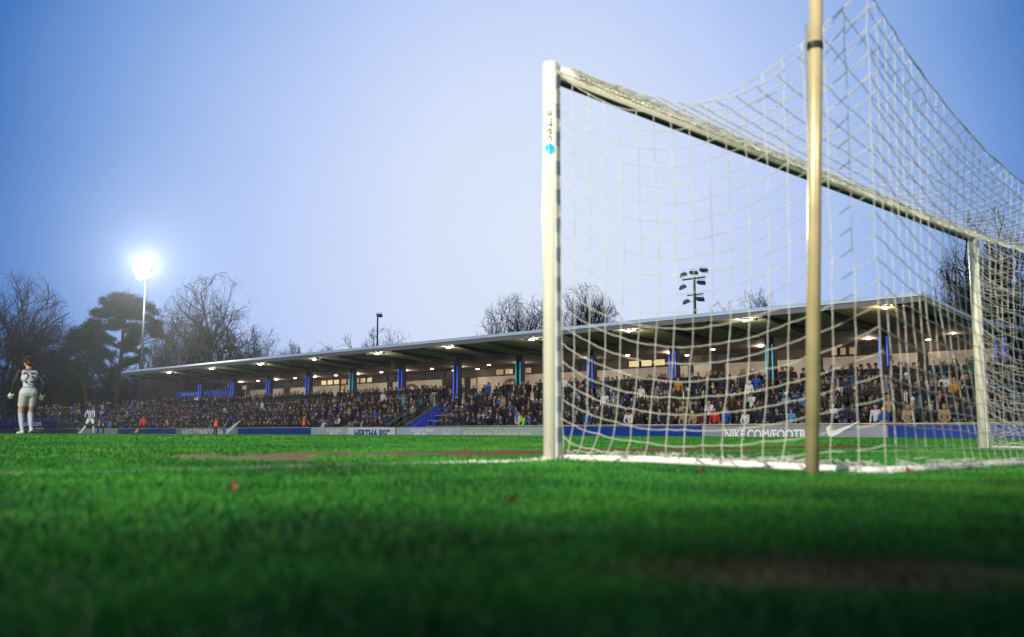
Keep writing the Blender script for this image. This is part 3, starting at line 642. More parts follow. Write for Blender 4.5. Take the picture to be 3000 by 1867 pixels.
# ------------------------------------------------------------------ people
def capsule(mb, p0, r0, p1, r1, n=10):
    p0 = Vector(p0); p1 = Vector(p1); d = p1-p0; Ln = max(d.length, 1e-4); d = d.normalized() if d.length > 1e-4 else Vector((0,0,1))
    prof = [(-r0*math.cos(a), max(r0*math.sin(a), r0*.02)) for a in (.05, .5, 1.0, 1.45)]+[(Ln+r1*math.sin(a), max(r1*math.cos(a), r1*.02)) for a in (.1, .55, 1.05, 1.52)]
    mb.lathe(p0, prof, n, axis=d)
def V3(*a): return Vector(a)
def human(pose='stand', fat=1.0, hood=False, short=False, full=False, lean=0, twist=0, J=None):
    """capsules: (p0,r0,p1,r1,tag); tags: 0 top 1 legs 2 skin 3 hair 4 shoes 5 lower sock 6 eye"""
    C = []; J = J or {}
    seat = pose.startswith('seat'); hz = .50 if seat else .93
    def g(k, d): return Vector(J[k]) if k in J else Vector(d)
    piv = V3(0, 0, hz)
    def up(p, extra=0):
        q = Vector(p)-piv; q.rotate(Matrix.Rotation(twist, 3, 'Z')); q.rotate(Matrix.Rotation(-lean, 3, 'X')); return q+piv
    dz = hz-.93
    sh = {s: up((s*.185, 0, 1.43+dz)) for s in (-1, 1)}; nk = up((0, .0, 1.47+dz)); hd = up((0, .035, 1.60+dz)); ht = up((0, .03, 1.665+dz)); ch = up((0, 0, 1.28+dz)); be = up((0, .01, 1.08+dz))
    hip = {s: V3(s*.095, 0, hz) for s in (-1, 1)}
    kn = {}; an = {}; el = {}; wr = {}
    for s in (-1, 1):
        sd = 'L' if s < 0 else 'R'
        if seat: kn[s] = g('kn'+sd, (s*.13, .43, .50)); an[s] = g('an'+sd, (s*.13, .40, .10))
        else: kn[s] = g('kn'+sd, (s*.11, .02, .50)); an[s] = g('an'+sd, (s*.11, -.03, .09))
        el[s] = g('el'+sd, up((s*.25, -.02, 1.15+dz))); wr[s] = g('wr'+sd, up((s*.26, .06, .92+dz)))
    f = fat
    C.append((hip[-1], .115*f, hip[1], .115*f, 1)); C.append((V3(0,0,hz+.04), .14*f, be, .135*f, 0 if not short else 0))
    C.append((up((-.07,0,1.28+dz)), .125*f, up((.07,0,1.28+dz)), .125*f, 0)); C.append((be, .13*f, ch, .14*f, 0))
    C.append((up((-.13,0,1.40+dz)), .075*f, up((.13,0,1.40+dz)), .075*f, 0))
    C.append((nk-V3(0,0,.03), .062, hd, .055, 2)); C.append((up((0,.045,1.575+dz)), .062, hd, .075, 2)); C.append((hd, .078, ht, .088, 2))
    C.append((up((0,.118,1.60+dz)), .014, up((0,.112,1.63+dz)), .011, 2))
    for s in (-1, 1):
        C.append((up((s*.085,.02,1.60+dz)), .016, up((s*.088,.02,1.63+dz)), .016, 2))
        if full: C.append((up((s*.032,.105,1.635+dz)), .012, up((s*.034,.105,1.636+dz)), .012, 6))
    C.append((up((0,-.02,1.66+dz)), .088, up((0,.02,1.69+dz)), .088, 3)); C.append((up((0,-.045,1.62+dz)), .07, up((0,-.03,1.66+dz)), .08, 3))
    if hood: C.append((up((0,-.05,1.50+dz)), .085, up((0,-.03,1.60+dz)), .10, 0))
    for s in (-1, 1):
        C.append((hip[s], .098*f, kn[s], .066*f if not short else .088, 1))
        if short:
            m_ = hip[s].lerp(kn[s], .60); C.append((hip[s], .105, m_, .088, 1)); C.pop(-2); C.append((hip[s].lerp(kn[s], .5), .075, kn[s], .058, 2))
            C.append((kn[s], .055, kn[s].lerp(an[s], .35), .06, 5)); C.append((kn[s].lerp(an[s], .35), .06, an[s], .04, 5))
        else: C.append((kn[s], .066*f, an[s], .052, 1))
        foot = g('toe'+('L' if s < 0 else 'R'), an[s]+V3(s*.02, .17, -.045)); hl = an[s]+V3(0, -.04, -.04)
        C.append((an[s], .045, hl, .042, 4)); C.append((hl, .04, foot, .034, 4))
        C.append((sh[s], .068*f, el[s], .052*f, 0)); C.append((el[s], .052*f, wr[s], .038*f, 0))
        dd = (wr[s]-el[s]).normalized(); lat = dd.cross(V3(0,1,0) if abs(dd.y) < .8 else V3(1,0,0)).normalized(); nrm_ = dd.cross(lat)
        pc = wr[s]+dd*.05; C.append((wr[s], .026, wr[s]+dd*.02, .03, 2)); C.append((pc-lat*.022, .018, pc+lat*.022, .018, 2))
        curl = nrm_*(.35 if nrm_.y > 0 else -.35)
        for k, ln in ((-1.5,.062),(-.5,.075),(.5,.080),(1.5,.070)):
            b0 = pc+dd*.018+lat*(k*.0185); b1 = b0+(dd+curl*.5+lat*k*.05).normalized()*ln*.55; b2 = b1+(dd*.6+curl*1.6).normalized()*ln*.5
            C.append((b0, .0105, b1, .010, 2)); C.append((b1, .010, b2, .008, 2))
        t0 = pc-lat*.03-dd*.02; t1 = t0+(-lat*.7+dd*.6+curl).normalized()*.04; C.append((t0, .013, t1, .011, 2)); C.append((t1, .011, t1+(dd*.8+curl).normalized()*.028, .009, 2))
    return C
def grow(C, voxel, mats, name='body'):
    mb = MB()
    for p0, r0, p1, r1, t in C: capsule(mb, p0, r0, p1, r1)
    o = bpy.data.objects.new('tmp', mb.mesh('tmp', [])) if False else mb.build('tmp', [])
    md = o.modifiers.new('r', 'REMESH'); md.mode = 'VOXEL'; md.voxel_size = voxel; md.adaptivity = 0
    sm_ = o.modifiers.new('s', 'SMOOTH'); sm_.factor = .5; sm_.iterations = 2 if voxel > .02 else 3
    dg = bpy.context.evaluated_depsgraph_get(); me = bpy.data.meshes.new_from_object(o.evaluated_get(dg)); bpy.data.objects.remove(o)
    me.name = name; me.materials.clear()
    for m in mats: me.materials.append(m)
    n = len(me.polygons); c = np.zeros(n*3); me.polygons.foreach_get('center', c); c = c.reshape(-1, 3)
    best = np.full(n, 9.); idx = np.zeros(n, dtype=np.int32)
    for p0, r0, p1, r1, t in C:
        a = np.array(p0); b = np.array(p1); d = b-a; L2 = max(d@d, 1e-8); s = np.clip(((c-a)@d)/L2, 0, 1); q = a+s[:,None]*d
        ds_ = np.linalg.norm(c-q, axis=1)-(r0+(r1-r0)*s)-(.004 if t in (3, 6) else 0); k = ds_ < best; best[k] = ds_[k]; idx[k] = t
    idx = np.minimum(idx, len(mats)-1); me.polygons.foreach_set('material_index', idx); me.polygons.foreach_set('use_smooth', [True]*n); me.update(); return me
skins = [mat('skin_light', (.40,.22,.155), .55, var=.08), mat('skin_tan', (.36,.19,.12), .55, var=.08), mat('skin_dark', (.06,.03,.02), .5, var=.08)]
hairs = [mat('hair_brown', (.032,.020,.012), .7, var=.2), mat('hair_black', (.012,.011,.012), .7), mat('hair_blond', (.30,.19,.08), .7, var=.2)]
black_shoe = mat('shoe_black', (.015,.015,.016), .5); jeans = mat('jeans_blue', (.05,.10,.22), .8, var=.2); trou = mat('trousers_dark', (.014,.015,.020), .85); trg = mat('trousers_grey', (.22,.23,.25), .8)
JK = {'black': (.005,.006,.008), 'navy': (.006,.011,.036), 'dark grey': (.018,.019,.023), 'dark green': (.012,.025,.018), 'brown': (.035,.018,.010), 'royal blue': (.008,.05,.30), 'light blue': (.08,.20,.40), 'white': (.48,.51,.57), 'beige': (.26,.20,.13), 'grey': (.11,.12,.135), 'maroon': (.10,.012,.018), 'teal': (.012,.08,.10), 'mustard': (.34,.17,.02), 'red': (.45,.02,.02), 'orange': (.42,.12,.01), 'lime green': (.25,.62,.05), 'yellow': (.62,.45,.04)}
JM = {k: mat('jacket_'+k.replace(' ', '_'), v, .8, var=.18, scale=9, bump=.15) for k, v in JK.items()}
JW = ['black']*52+['navy']*22+['dark grey']*12+['dark green']*5+['brown']*4+['royal blue']*3+['white']*1+['beige']*1+['grey']*1+['maroon']*1+['teal']*1+['light blue']*1
slots0 = [JM['black'], trou, skins[0], hairs[0], black_shoe]
J_ = {
 'stand': (dict(), 'standing upright'),
 'stand_cross': (dict(J={'elL':(-.27,.04,1.15),'elR':(.27,.04,1.15),'wrL':(.02,.21,1.16),'wrR':(-.02,.19,1.22)}), 'standing with folded arms'),
 'stand_pocket': (dict(J={'elL':(-.30,-.06,1.17),'elR':(.30,-.06,1.17),'wrL':(-.20,.07,.99),'wrR':(.20,.07,.99)}, fat=1.08), 'standing with hands in pockets'),
 'stand_photo': (dict(J={'elL':(-.24,.14,1.22),'elR':(.24,.14,1.22),'wrL':(-.07,.25,1.48),'wrR':(.07,.25,1.48)}), 'standing with hands raised to the face'),
 'stand_rail': (dict(lean=R(24), J={'elL':(-.24,.33,1.02),'elR':(.24,.33,1.02),'wrL':(-.08,.45,.90),'wrR':(.08,.45,.90)}), 'leaning on the front railing'),
 'seat': (dict(J={'elL':(-.25,.05,.74),'elR':(.25,.05,.74),'wrL':(-.11,.27,.62),'wrR':(.11,.27,.62)}), 'seated upright'),
 'seat_lean': (dict(lean=R(26), J={'elL':(-.22,.34,.66),'elR':(.22,.34,.66),'wrL':(-.05,.47,.70),'wrR':(.05,.47,.70)}, fat=1.05), 'seated leaning forward'),
 'seat_cross': (dict(lean=R(4), J={'elL':(-.27,.06,.72),'elR':(.27,.06,.72),'wrL':(.02,.22,.76),'wrR':(-.02,.20,.80)}, fat=1.1), 'seated with folded arms'),
 'seat_raise': (dict(lean=R(8), J={'elL':(-.25,.16,.84),'elR':(.25,.16,.84),'wrL':(-.06,.24,1.10),'wrR':(.06,.24,1.10)}), 'seated with hands held to the mouth'),
}
skin_c = mat('skin_crowd', (.22,.125,.09), .6, var=.2, scale=3); HI = {}; LO = {}
for k, (kw, ds_) in J_.items():
    Cc = human(k, hood=k in ('stand_pocket', 'seat_cross', 'seat_lean'), **kw)
    HI[k] = grow(Cc, .017, slots0, 'person_body')
    LO[k] = grow(human(k, **{**kw, 'fat': kw.get('fat', 1)*1.02}), .042, slots0, 'low')
def headpos(k):
    kw = J_[k][0]; hz = .50 if k.startswith('seat') else .93; q = Vector((0,.03,1.665-.93)); q.rotate(Matrix.Rotation(-kw.get('lean', 0), 3, 'X')); return q+Vector((0,0,hz)), kw.get('lean', 0)
hb = MB(); hb.lathe((0,0,0), [(-.035,.107),(.0,.112),(.01,.104),(.045,.098),(.085,.065),(.10,.02)], 14); hb.ball((0,0,.115), .024, 6); 
BEAN = {}
def beanie(cn):
    if cn not in BEAN: BEAN[cn] = hb.mesh('beanie', JM[cn], True)
    return BEAN[cn]
hd_ = MB(); hd_.lathe((0,-.02,-.08), [(-.06,.10),(.0,.125),(.08,.125),(.15,.09),(.18,.03)], 14); HOOD = {}
sc_ = MB()
for k in range(12):
    a0 = 2*math.pi*k/12; a1 = 2*math.pi*(k+1)/12; sc_.tube((.085*math.cos(a0), .075*math.sin(a0), 0), (.085*math.cos(a1), .075*math.sin(a1), 0), .03, n=7, mi=k % 2)
for k in range(6): sc_.box(-.075, -.015, .105+.008*math.sin(k), .13, -.10-k*.075, -.03-k*.075, k % 2); sc_.box(.02, .08, .10, .125, -.09-k*.06, -.03-k*.06, k % 2)
SCARF = {'blue and white': sc_.mesh('scarf', [JM['royal blue'], JM['white']], True), 'white': sc_.mesh('scarf', [JM['white'], JM['white']], True), 'royal blue': sc_.mesh('scarf', [JM['royal blue'], JM['royal blue']], True)}
def chd(par, me, nm, loc, rx=0):
    o = bpy.data.objects.new(nm, me); COL.objects.link(o); o.parent = par; o.location = loc; o.rotation_euler = (rx, 0, 0); return o
USED = set(); ORD = ['first','second','third','fourth','fifth','sixth','seventh','eighth','ninth','tenth','eleventh','twelfth','thirteenth','fourteenth']
def person(pos, rz, pose, jk, hat=None, scarf=None, legs=None, skin=None, hair=None, sc=1.0, hood=False, label=None, group='spectators in and around the grandstand', vest=None):
    o = bpy.data.objects.new('person', HI[pose]); COL.objects.link(o); o.location = pos; o.rotation_euler = (0,0,rz); o.scale = (sc,sc,sc)
    ms = [JM[jk], legs or trou, skin or skins[0], JM[hat] if (hat and hood) else (hair or hairs[0]), black_shoe]
    for i, m_ in enumerate(ms): o.material_slots[i].link = 'OBJECT'; o.material_slots[i].material = m_
    hp, ln = headpos(pose)
    if hat and not hood: chd(o, beanie(hat), 'beanie', hp+Vector((0,-.005+.03*math.sin(ln),.035)), -ln)
    if hood:
        if jk not in HOOD: HOOD[jk] = hd_.mesh('hood', JM[jk], True)
        chd(o, HOOD[jk], 'hood', hp+Vector((0,-.035,-.0)), -ln)
    if scarf: chd(o, SCARF[scarf], 'scarf', hp+Vector((0,-.01-.12*math.sin(ln)*1.4,-.17)), -ln)
    if vest: chd(o, vest, 'safety_vest', (0,0,0))
    tag(o, label, 'person', group); return o
vm = MB(); vm.lathe((0,0,.93), [(.0,.185),(.02,.19),(.25,.19),(.42,.20),(.50,.17),(.53,.10)], 18, 0); 
vm.lathe((0,0,.93), [(.10,.193),(.11,.197),(.155,.197),(.16,.193)], 18, 1)
for i in range(len(vm.v)): x, y, z = vm.v[i]; vm.v[i] = (x*1.0, y*.86, z)
VEST = vm.mesh('safety_vest', [mat('vest_orange', (.95,.13,.02), .6, emit=(1,.12,.01), estr=.0, var=.08), mat('vest_reflective', (.55,.55,.52), .4)], True)
people_mode = []
spots = []      # (pos, rz, pose-class, row-name, zone)
def zone(v):
    k = int((v-VC0)//DV)
    if k < 0: return 'right of the first lit column'
    if k >= 11: return 'left of the twelfth lit column'
    return 'between the %s and %s lit column from the right' % (ORD[k], ORD[k+1])
def add(u, v, z, rz, kind, row): spots.append((Vector((u, v, z)), rz, kind, row, zone(v)))
rnd = random.Random(3)
FREE = [(985, 1040)]
for k in range(6):
    v = 12.5+rnd.random()*.4
    while v < 118:
        u = ROWU[k]+.12
        stair = (SV0-.25 if k < 3 else SVM-.3) < v < SV1+.25
        gap = rnd.random() < ((.06 if math.sin(v*.7+k*1.9)+.6*math.sin(v*1.9+k) < .9 else .42) if v < 104 else .3)
        desk = 50.5 < v < SV0 and k in (2, 3, 4) and rnd.random() < .2
        pxv = abs(v-vX(1812, 47)) < .45
        free = k < 2 and vX(1042, 47) < v < vX(985, 47)
        if not (stair or gap or desk or free or pxv):
            st = rnd.random() < ((.28 if math.sin(v*.9+k*2.3) < .4 else .62) if (v < 52) else .06)
            add(u-(.12 if not st else .05)+rnd.uniform(-.05,.05), v+rnd.uniform(-.06,.06), ROWZ[k], R(90)+rnd.gauss(.25, .25), 'stand' if st else 'seat', '%s row' % ORD[k])
        v += rnd.uniform(.50,.66)
v = 12.6
while v < 50:          # people at the front railing
    if rnd.random() < .72: add(46.25+rnd.uniform(-.05,.05), v, -.12, R(90)+rnd.gauss(.2, .3), 'rail', 'front railing')
    v += rnd.uniform(.5,.85)
for r_, (u, p, v_a, v_b) in enumerate(((51.85,.80,13,103),(52.75,.66,16,103),(53.9,.45,19,103),(55.6,.22,20,100))):
    v = v_a
    while v < v_b:
        if rnd.random() < p and not (r_ < 2 and SV0-1 < v < SV1+1 and rnd.random() < .75): add(u+rnd.uniform(-.2,.2), v, WZ, R(90)+rnd.gauss(.2,.3), 'stand', 'upper walkway')
        v += rnd.uniform(.48,.8)
v = 104.5
while v < 146:          # standing terrace at the far left
    dens = .75 if v < 118 else .42
    for u in (49.9, 50.9, 51.7):
        if rnd.random() < dens: add(u+rnd.uniform(-.2,.2), v+rnd.uniform(-.2,.2), (ROWZ[3]+.02 if u < 50 else (ROWZ[5] if u < 51.2 else WZ)), R(90)+rnd.gauss(.1,.4), 'stand', 'upper terrace')
    if v < 150 and rnd.random() < .35: add(46.3, v, -.12, R(90)+rnd.gauss(.1,.4), 'stand', 'front terrace')
    v += rnd.uniform(.5,.9)
def pxof(p):
    d = p-Vector((0,0,CZ)); return 1500+FPX*d.dot(_rt)/d.dot(_fw)
spots = [s for s in spots if -60 < pxof(s[0]) < 3030]
# notable spectators seen in the photograph: px, row, pose, jacket, hat, scarf, hood, legs, description
NOTE = [
 (1473,'r','stand_rail','navy',None,'blue and white',False,None,'youngster in navy top with striped scarf at the railing, fifth left of the near post'),
 (1496,'r','stand','black','royal blue',None,False,None,'person in black with a blue hat next to the white jacket at the railing'),
 (1518,'r','stand_pocket','white',None,'royal blue',False,None,'person in bright white jacket and blue scarf at the railing left of the near post'),
 (1537,'r','stand_rail','lime green',None,None,False,None,'child in a lime green sleeved jacket at the railing left of the near post'),
 (1557,'r','stand_rail','royal blue',None,'blue and white',False,None,'child in blue with a hanging striped scarf just left of the near post'),
 (1640,'r','stand','navy',None,'blue and white',False,None,'person with striped scarf just right of the near post'),
 (1690,'r','stand','black',None,'blue and white',False,None,'person in black with long striped scarf at the railing right of the near post'),
 (1845,'r','stand_rail','white','black',None,False,None,'person in white with black cap at the railing below the sloping handrail'),
 (1935,'r','stand','navy',None,'blue and white',False,None,'person in navy holding a blue and white chequered scarf at the railing'),
 (2007,'r','stand_rail','beige',None,None,False,None,'child in a beige jacket with yellow hood leaning on the railing, left of the pair'),
 (2035,'r','stand_rail','beige','yellow',None,False,None,'child in beige jacket with bright yellow beanie leaning on the railing behind the net'),
 (2095,'r','stand','red',None,None,False,None,'person in a red and white coat at the front railing behind the net'),
 (2080,'1','stand_cross','white',None,'blue and white',False,None,'person in a white jacket with striped scarf standing behind the red coat'),
 (2128,'r','stand','royal blue',None,None,False,None,'person in royal blue with hood and white hood edge right of the red coat'),
 (2190,'r','stand_rail','white','beige',None,False,None,'child in a white sweater with pale beanie leaning on the railing left of the pole'),
 (2285,'r','stand_rail','black','light blue',None,False,None,'child in black with light blue bobble hat at the railing left of the pole'),
 (2320,'r','stand','light blue','royal blue',None,False,None,'child in blue and white satin at the railing just left of the pole'),
 (2198,'4','stand','white',None,None,True,None,'person in a white hooded jacket standing high in the crowd left of the pole'),
 (2147,'2','stand','brown',None,None,False,None,'person in a rust brown coat standing in the middle rows left of the pole'),
 (1990,'5','stand','mustard',None,None,False,None,'person in an orange brown jacket standing under the second cyan column left of the pole'),
 (1880,'4','stand','white','navy',None,False,None,'person in a white jacket seen from the side high in the crowd between two columns'),
 (1800,'3','stand','light blue','royal blue',None,False,None,'person in pale blue and white jacket, right of the two, behind the net'),
 (1772,'3','stand','white','light blue',None,False,None,'person in white and pale blue jacket, left of the two, behind the net'),
 (2003,'2','seat','beige','beige',None,False,jeans,'person in a cream jacket and jeans seated sideways in the middle rows'),
 (1653,'w','stand_cross','white','beige',None,False,None,'person in a pale jacket on the upper walkway just right of the near post'),
 (2603,'4','stand','grey',None,None,True,trg,'person in a grey sweatshirt standing below the rightmost blue lit column'),
 (2608,'1','stand','beige','beige',None,False,None,'person in a beige coat with cream beanie standing in the lower rows at the right'),
 (2663,'r','stand_rail','beige',None,None,True,None,'person in a beige parka leaning with clasped hands on the railing at the right'),
 (2770,'r','stand_rail','beige',None,None,False,None,'long haired person in a quilted beige jacket leaning on the railing near the far post'),
 (2733,'r','stand','navy',None,None,False,None,'person in a dark blue hooded coat standing sideways at the railing near the far post'),
 (2597,'r','stand_rail','royal blue','yellow',None,False,None,'child in blue with yellow bobble hat leaning over the railing at the right'),
 (2568,'r','stand','white',None,None,False,None,'person in a black and white striped shirt bending over the railing at the right'),
 (2803,'3','stand','mustard','orange',None,False,None,'person in mustard jacket and orange beanie high in the crowd near the far post'),
 (2697,'5','stand','brown',None,None,True,None,'person in a chequered brown shirt jacket standing at the right end of the walkway'),
 (2663,'4','stand','black','white',None,False,None,'person in black with bright white beanie standing in the upper rows at the right'),
 (2680,'2','seat','teal','white','blue and white',False,None,'child with striped scarf and white bobble hat in the lower rows at the right'),
 (1120,'5','stand','white','white',None,False,None,'person in a white jacket and white beanie in the upper seats left of the stairs'),
 (990,'1','seat','white','beige','royal blue',False,None,'person in a white jacket seated with a blue flag left of the empty grey seats'),
 (945,'2','seat','black','royal blue',None,False,None,'person in black with royal blue beanie seated left of the empty grey seats'),
 (1042,'0','seat','navy',None,None,False,jeans,'person in a navy jacket and pale jeans seated right of the empty grey seats'),
 (1062,'0','seat','navy','navy','white',False,jeans,'person with white scarf and pale jeans in front of the handrail'),
 (510,'0','seat','mustard',None,None,False,None,'person in a yellow jacket seated in the first row right of the assistant referee'),
 (765,'4','stand','white','royal blue',None,False,None,'person in white with a bright blue beanie high in the seats at the left'),
 (826,'4','seat','mustard','beige',None,False,None,'person in a yellow jacket and cream beanie in the upper seats at the left'),
 (735,'1','seat','black','grey',None,False,None,'person in black with a grey woolly hat in the second row at the left'),
 (615,'0','seat','maroon','beige',None,False,None,'person in maroon with a pale fur hood seated beside the orange vest steward'),
 (310,'w','stand','mustard',None,None,True,None,'person in a mustard hooded jacket seen from behind above the blue player'),
 (227,'4','stand_photo','mustard','black',None,False,None,'person in a mustard coat taking a picture behind the striped player'),
 (400,'5','stand','light blue',None,None,True,None,'person in a sky blue jacket standing on the terrace left of the roof'),
 (1210,'3','seat','beige',None,'white',False,None,'woman in a pale top seated beside the desks right of the stairs'),
 (1473,'3','stand','beige',None,None,False,None,'woman in a beige top standing in the middle rows left of the near post'),
 (1430,'w','stand','royal blue',None,None,True,None,'person in a bright blue hooded jacket beside the blue column left of the near post'),
]
ZR = {'r': (46.2,-.12), 'w': (51.9,WZ)}; ZR.update({str(k): (ROWU[k]+.03, ROWZ[k]) for k in range(6)})
nplaced = []
HB = [hairs[0], hairs[1], hairs[2]]
for px, rw, ps, jk, ht_, scf, hd2, lg, lb in NOTE:
    u, z = ZR[rw]; v = vX(px, u); p = Vector((u, v, z)); nplaced.append(p)
    kid = 'child' in lb or 'youngster' in lb
    person(p, R(90)+rnd.gauss(.15,.15), ps, jk, ht_, scf, lg, hood=hd2, hair=rnd.choice(HB), sc=(.92 if kid else 1.0), label=lb)
spots = [s for s in spots if min((s[0]-p).length for p in nplaced) > .42]
spots.sort(key=lambda s: s[0].length)
NI = 300-len(nplaced)-10
hatw = [None]*46+['black']*26+['navy']*12+['royal blue']*4+['white']*3+['grey']*4+['light blue']*2+['beige']*2+['dark grey']*4+['maroon']
def choose(kind):
    ps = {'seat': rnd.choice(['seat','seat','seat_lean','seat_cross','seat_cross','seat_raise']), 'stand': rnd.choice(['stand','stand_cross','stand_pocket','stand_pocket','stand_photo']), 'rail': rnd.choice(['stand_rail','stand_rail','stand_pocket','stand_cross'])}[kind]
    return ps, rnd.choice(JW), rnd.choice(hatw), rnd.choice([None]*15+['blue and white']*3+['white','royal blue']), rnd.random() < .18
for p, rz, kind, row, zn in spots[:NI]:
    for _try in range(60):
        ps, jk, ht_, scf, hd2 = choose(kind)
        if hd2: ht_ = None
        hair = rnd.choice([0,0,1,1,1,2]); bits = []
        bits.append('hood up' if hd2 else (ht_+' beanie' if ht_ else ['brown hair','black hair','blond hair'][hair]))
        if scf: bits.append(scf+' scarf')
        lb = 'person in %s jacket, %s, %s in %s %s' % (jk, ', '.join(bits), J_[ps][1].replace('standing ', '').replace('seated ', 'sitting '), row, zn.replace(' from the right', ''))
        lb = lb.replace('leaning on the front railing in front railing', 'leaning on front railing').replace('in front railing', 'at front railing').replace('in upper walkway', 'on upper walkway').replace('in upper terrace', 'on upper terrace').replace('hands held to the mouth', 'hands at mouth').replace('with hands raised to the face', 'hands at face').replace('with hands in pockets', 'hands in pockets')
        if lb not in USED and len(lb.split()) <= 19: break
    while len(lb.replace('the ', '').split()) > 19: lb = lb.rsplit(' ', 1)[0]
    USED.add(lb); lb = lb.replace('the ', '').replace(' lit column', ' columns').replace(' and ', ' and ')
    ws = lb.split()
    if len(ws) > 16: lb = lb.replace(' jacket,', ',', 1); lb = lb.replace('sitting with', 'with')
    if len(lb.split()) > 16: lb = ' '.join(w_ for w_ in lb.split() if w_ not in ('upright',))
    if len(lb.split()) > 16: lb = lb.replace('with folded arms', 'arms folded').replace('hands in pockets', '').replace('  ', ' ')
    if len(lb.split()) > 16: lb = lb.replace('person in', 'in', 1) if False else lb.replace(' and white', '-white')
    if len(lb.split()) > 16: lb = lb.replace('sitting ', '').replace('leaning forward ', '')
    if len(lb.split()) > 16: print('LONG', lb)
    person(p, rz, ps, jk, ht_, scf, rnd.choice([trou]*5+[jeans]*2+[trg]), hood=hd2, hair=hairs[hair], sc=rnd.uniform(.93,1.04), skin=skin_c if rnd.random() < .85 else skins[1], label=lb)
# everyone farther away: one crowd
pal = list(JM.values())+[trou, jeans, trg, skins[0], skins[1], skin_c, hairs[0], hairs[1], hairs[2], black_shoe]; PI_ = {m.name: i for i, m in enumerate(pal)}
LOV = {}
for k, me in LO.items():
    nv = len(me.vertices); c = np.zeros(nv*3); me.vertices.foreach_get('co', c); nl = len(me.loops); li = np.zeros(nl, dtype=np.int32); me.loops.foreach_get('vertex_index', li)
    npoly = len(me.polygons); mi = np.zeros(npoly, dtype=np.int32); me.polygons.foreach_get('material_index', mi); LOV[k] = (c.reshape(-1, 3), li.reshape(-1, 4), mi)
hbv = np.array(hb.v); hbf = [f for f in hb.f if len(f) == 4]
VV = []; FF = []; MM = []; base = 0
for p, rz, kind, row, zn in spots[NI:]:
    ps, jk, ht_, scf, hd2 = choose(kind); c, q, mi = LOV[ps]; s = rnd.uniform(.93,1.04)
    mp = np.array([PI_[JM[jk].name], PI_[rnd.choice([trou]*5+[jeans]*2+[trg]).name], PI_[(skin_c if rnd.random() < .85 else skins[1]).name], PI_[(JM[ht_] if ht_ else (JM[jk] if hd2 else rnd.choice([hairs[0], hairs[1], hairs[1], hairs[1]]))).name], PI_[black_shoe.name]])
    ca, sa = math.cos(rz), math.sin(rz); M_ = np.array([[ca,-sa,0],[sa,ca,0],[0,0,1]]); VV.append((c*s)@M_.T+np.array(p)); FF.append(q+base); MM.append(mp[mi]); base += len(c)
    if scf:      # scarf as a small collar and tail
        hp, ln = headpos(ps); bx = []
        for (x0, x1, y0, y1, z0, z1) in ((-.10,.10,-.10,.11,-.21,-.14), (-.08,-.02,.10,.13,-.40,-.15)): bx.append([(x, y, z) for z in (z0,z1) for y in (y0,y1) for x in (x0,x1)])
        for b_ in bx:
            VV.append(((np.array(b_)+np.array(hp))*s)@M_.T+np.array(p)); FF.append(np.array([(0,2,3,1),(4,5,7,6),(0,1,5,4),(2,6,7,3),(0,4,6,2),(1,3,7,5)])+base); MM.append(np.full(6, PI_[JM['white' if (scf == 'white' or rnd.random() < .3) else 'royal blue'].name])); base += 8
crowd = big_mesh('crowd', np.concatenate(VV), F4=np.concatenate(FF)); me = crowd.data
for m_ in pal: me.materials.append(m_)
me.polygons.foreach_set('material_index', np.concatenate(MM).astype(np.int32)); me.polygons.foreach_set('use_smooth', [True]*len(me.polygons))
tag(crowd, 'dense crowd of spectators filling the farther left part of the grandstand', 'crowd', kind='stuff')
# stewards and camera operator in and beside the stand
for px, u, z, rz, lb in ((631,43.6,None,R(180),'steward in dark clothes and orange vest standing on the touchline at the left'),(888,46.3,-.12,R(200),'steward in orange and grey vest at the foot of the blue stairs'),(1160,53.2,WZ,R(80),'steward in orange vest on the walkway just left of the blue stairs'),(1236,52.6,WZ,R(-20),'steward in orange vest seen from the side at the top of the blue stairs'),(1276,53.0,WZ,R(90),'steward in orange vest at the white bar table above the stairs'),(1505,56,WZ,R(120),'steward in orange vest in front of the round arch left of the near post')):
    v = vX(px, u); person((u, v, z if z is not None else gzf(u, v)), rz, 'stand' if u < 50 else 'stand_pocket', 'black', 'black' if px != 888 else None, vest=VEST, label=lb, group='stewards in orange vests')
v = vX(1345, 53.3); person((53.3, v, WZ), R(130), 'stand_photo', 'black', None, label='camera operator in black behind a tripod camera above the stairs', group='people on the upper walkway')
tc_ = tag(empty('tripod_camera', (52.9, v+.35, WZ)), 'black television camera on a tripod beside its operator above the stairs', 'camera')
m = MB(); m.box(-.3, .12, -.1, .1, 1.45, 1.7); m.lathe((-.3,0,1.58), [(0,.06),(.16,.075),(.2,.075)], 12, axis=(-1,0,0)); m.build('camera_body', dark, tc_)
for a in (0, 2.1, 4.2): m = MB(); m.tube((0,0,1.45), (.45*math.cos(a), .45*math.sin(a), 0), .022, n=6); m.build('leg', dark, tc_)
for px, lb in ((1212,'tall person in a dark coat with hands in pockets above the blue stairs'),(1252,'person in a black cap and jacket standing by the white bar table'),(1300,'person in dark clothes behind the white bar table'),(1320,'person in a beige hooded coat beside the tripod camera')):
    person((53.0, vX(px, 53), WZ), R(90)+rnd.gauss(0,.4), 'stand_pocket', 'beige' if px == 1320 else ('navy' if px == 1252 else 'black'), 'black' if px == 1252 else None, label=lb, group='people on the upper walkway')
# bar table at the top of the stairs
v = vX(1271, 52.2); bt = tag(empty('bar_table', (52.2, v, WZ)), 'white round bar table standing at the top of the blue stairs', 'table')
m = MB(); m.lathe((0,0,0), [(1.07,.38),(1.1,.39),(1.11,.38)], 20); m.build('table_top', bwh, bt)
m = MB(); m.lathe((0,0,0), [(.02,.28),(.04,.05),(1.07,.035)], 12); m.build('leg', bwh, bt)
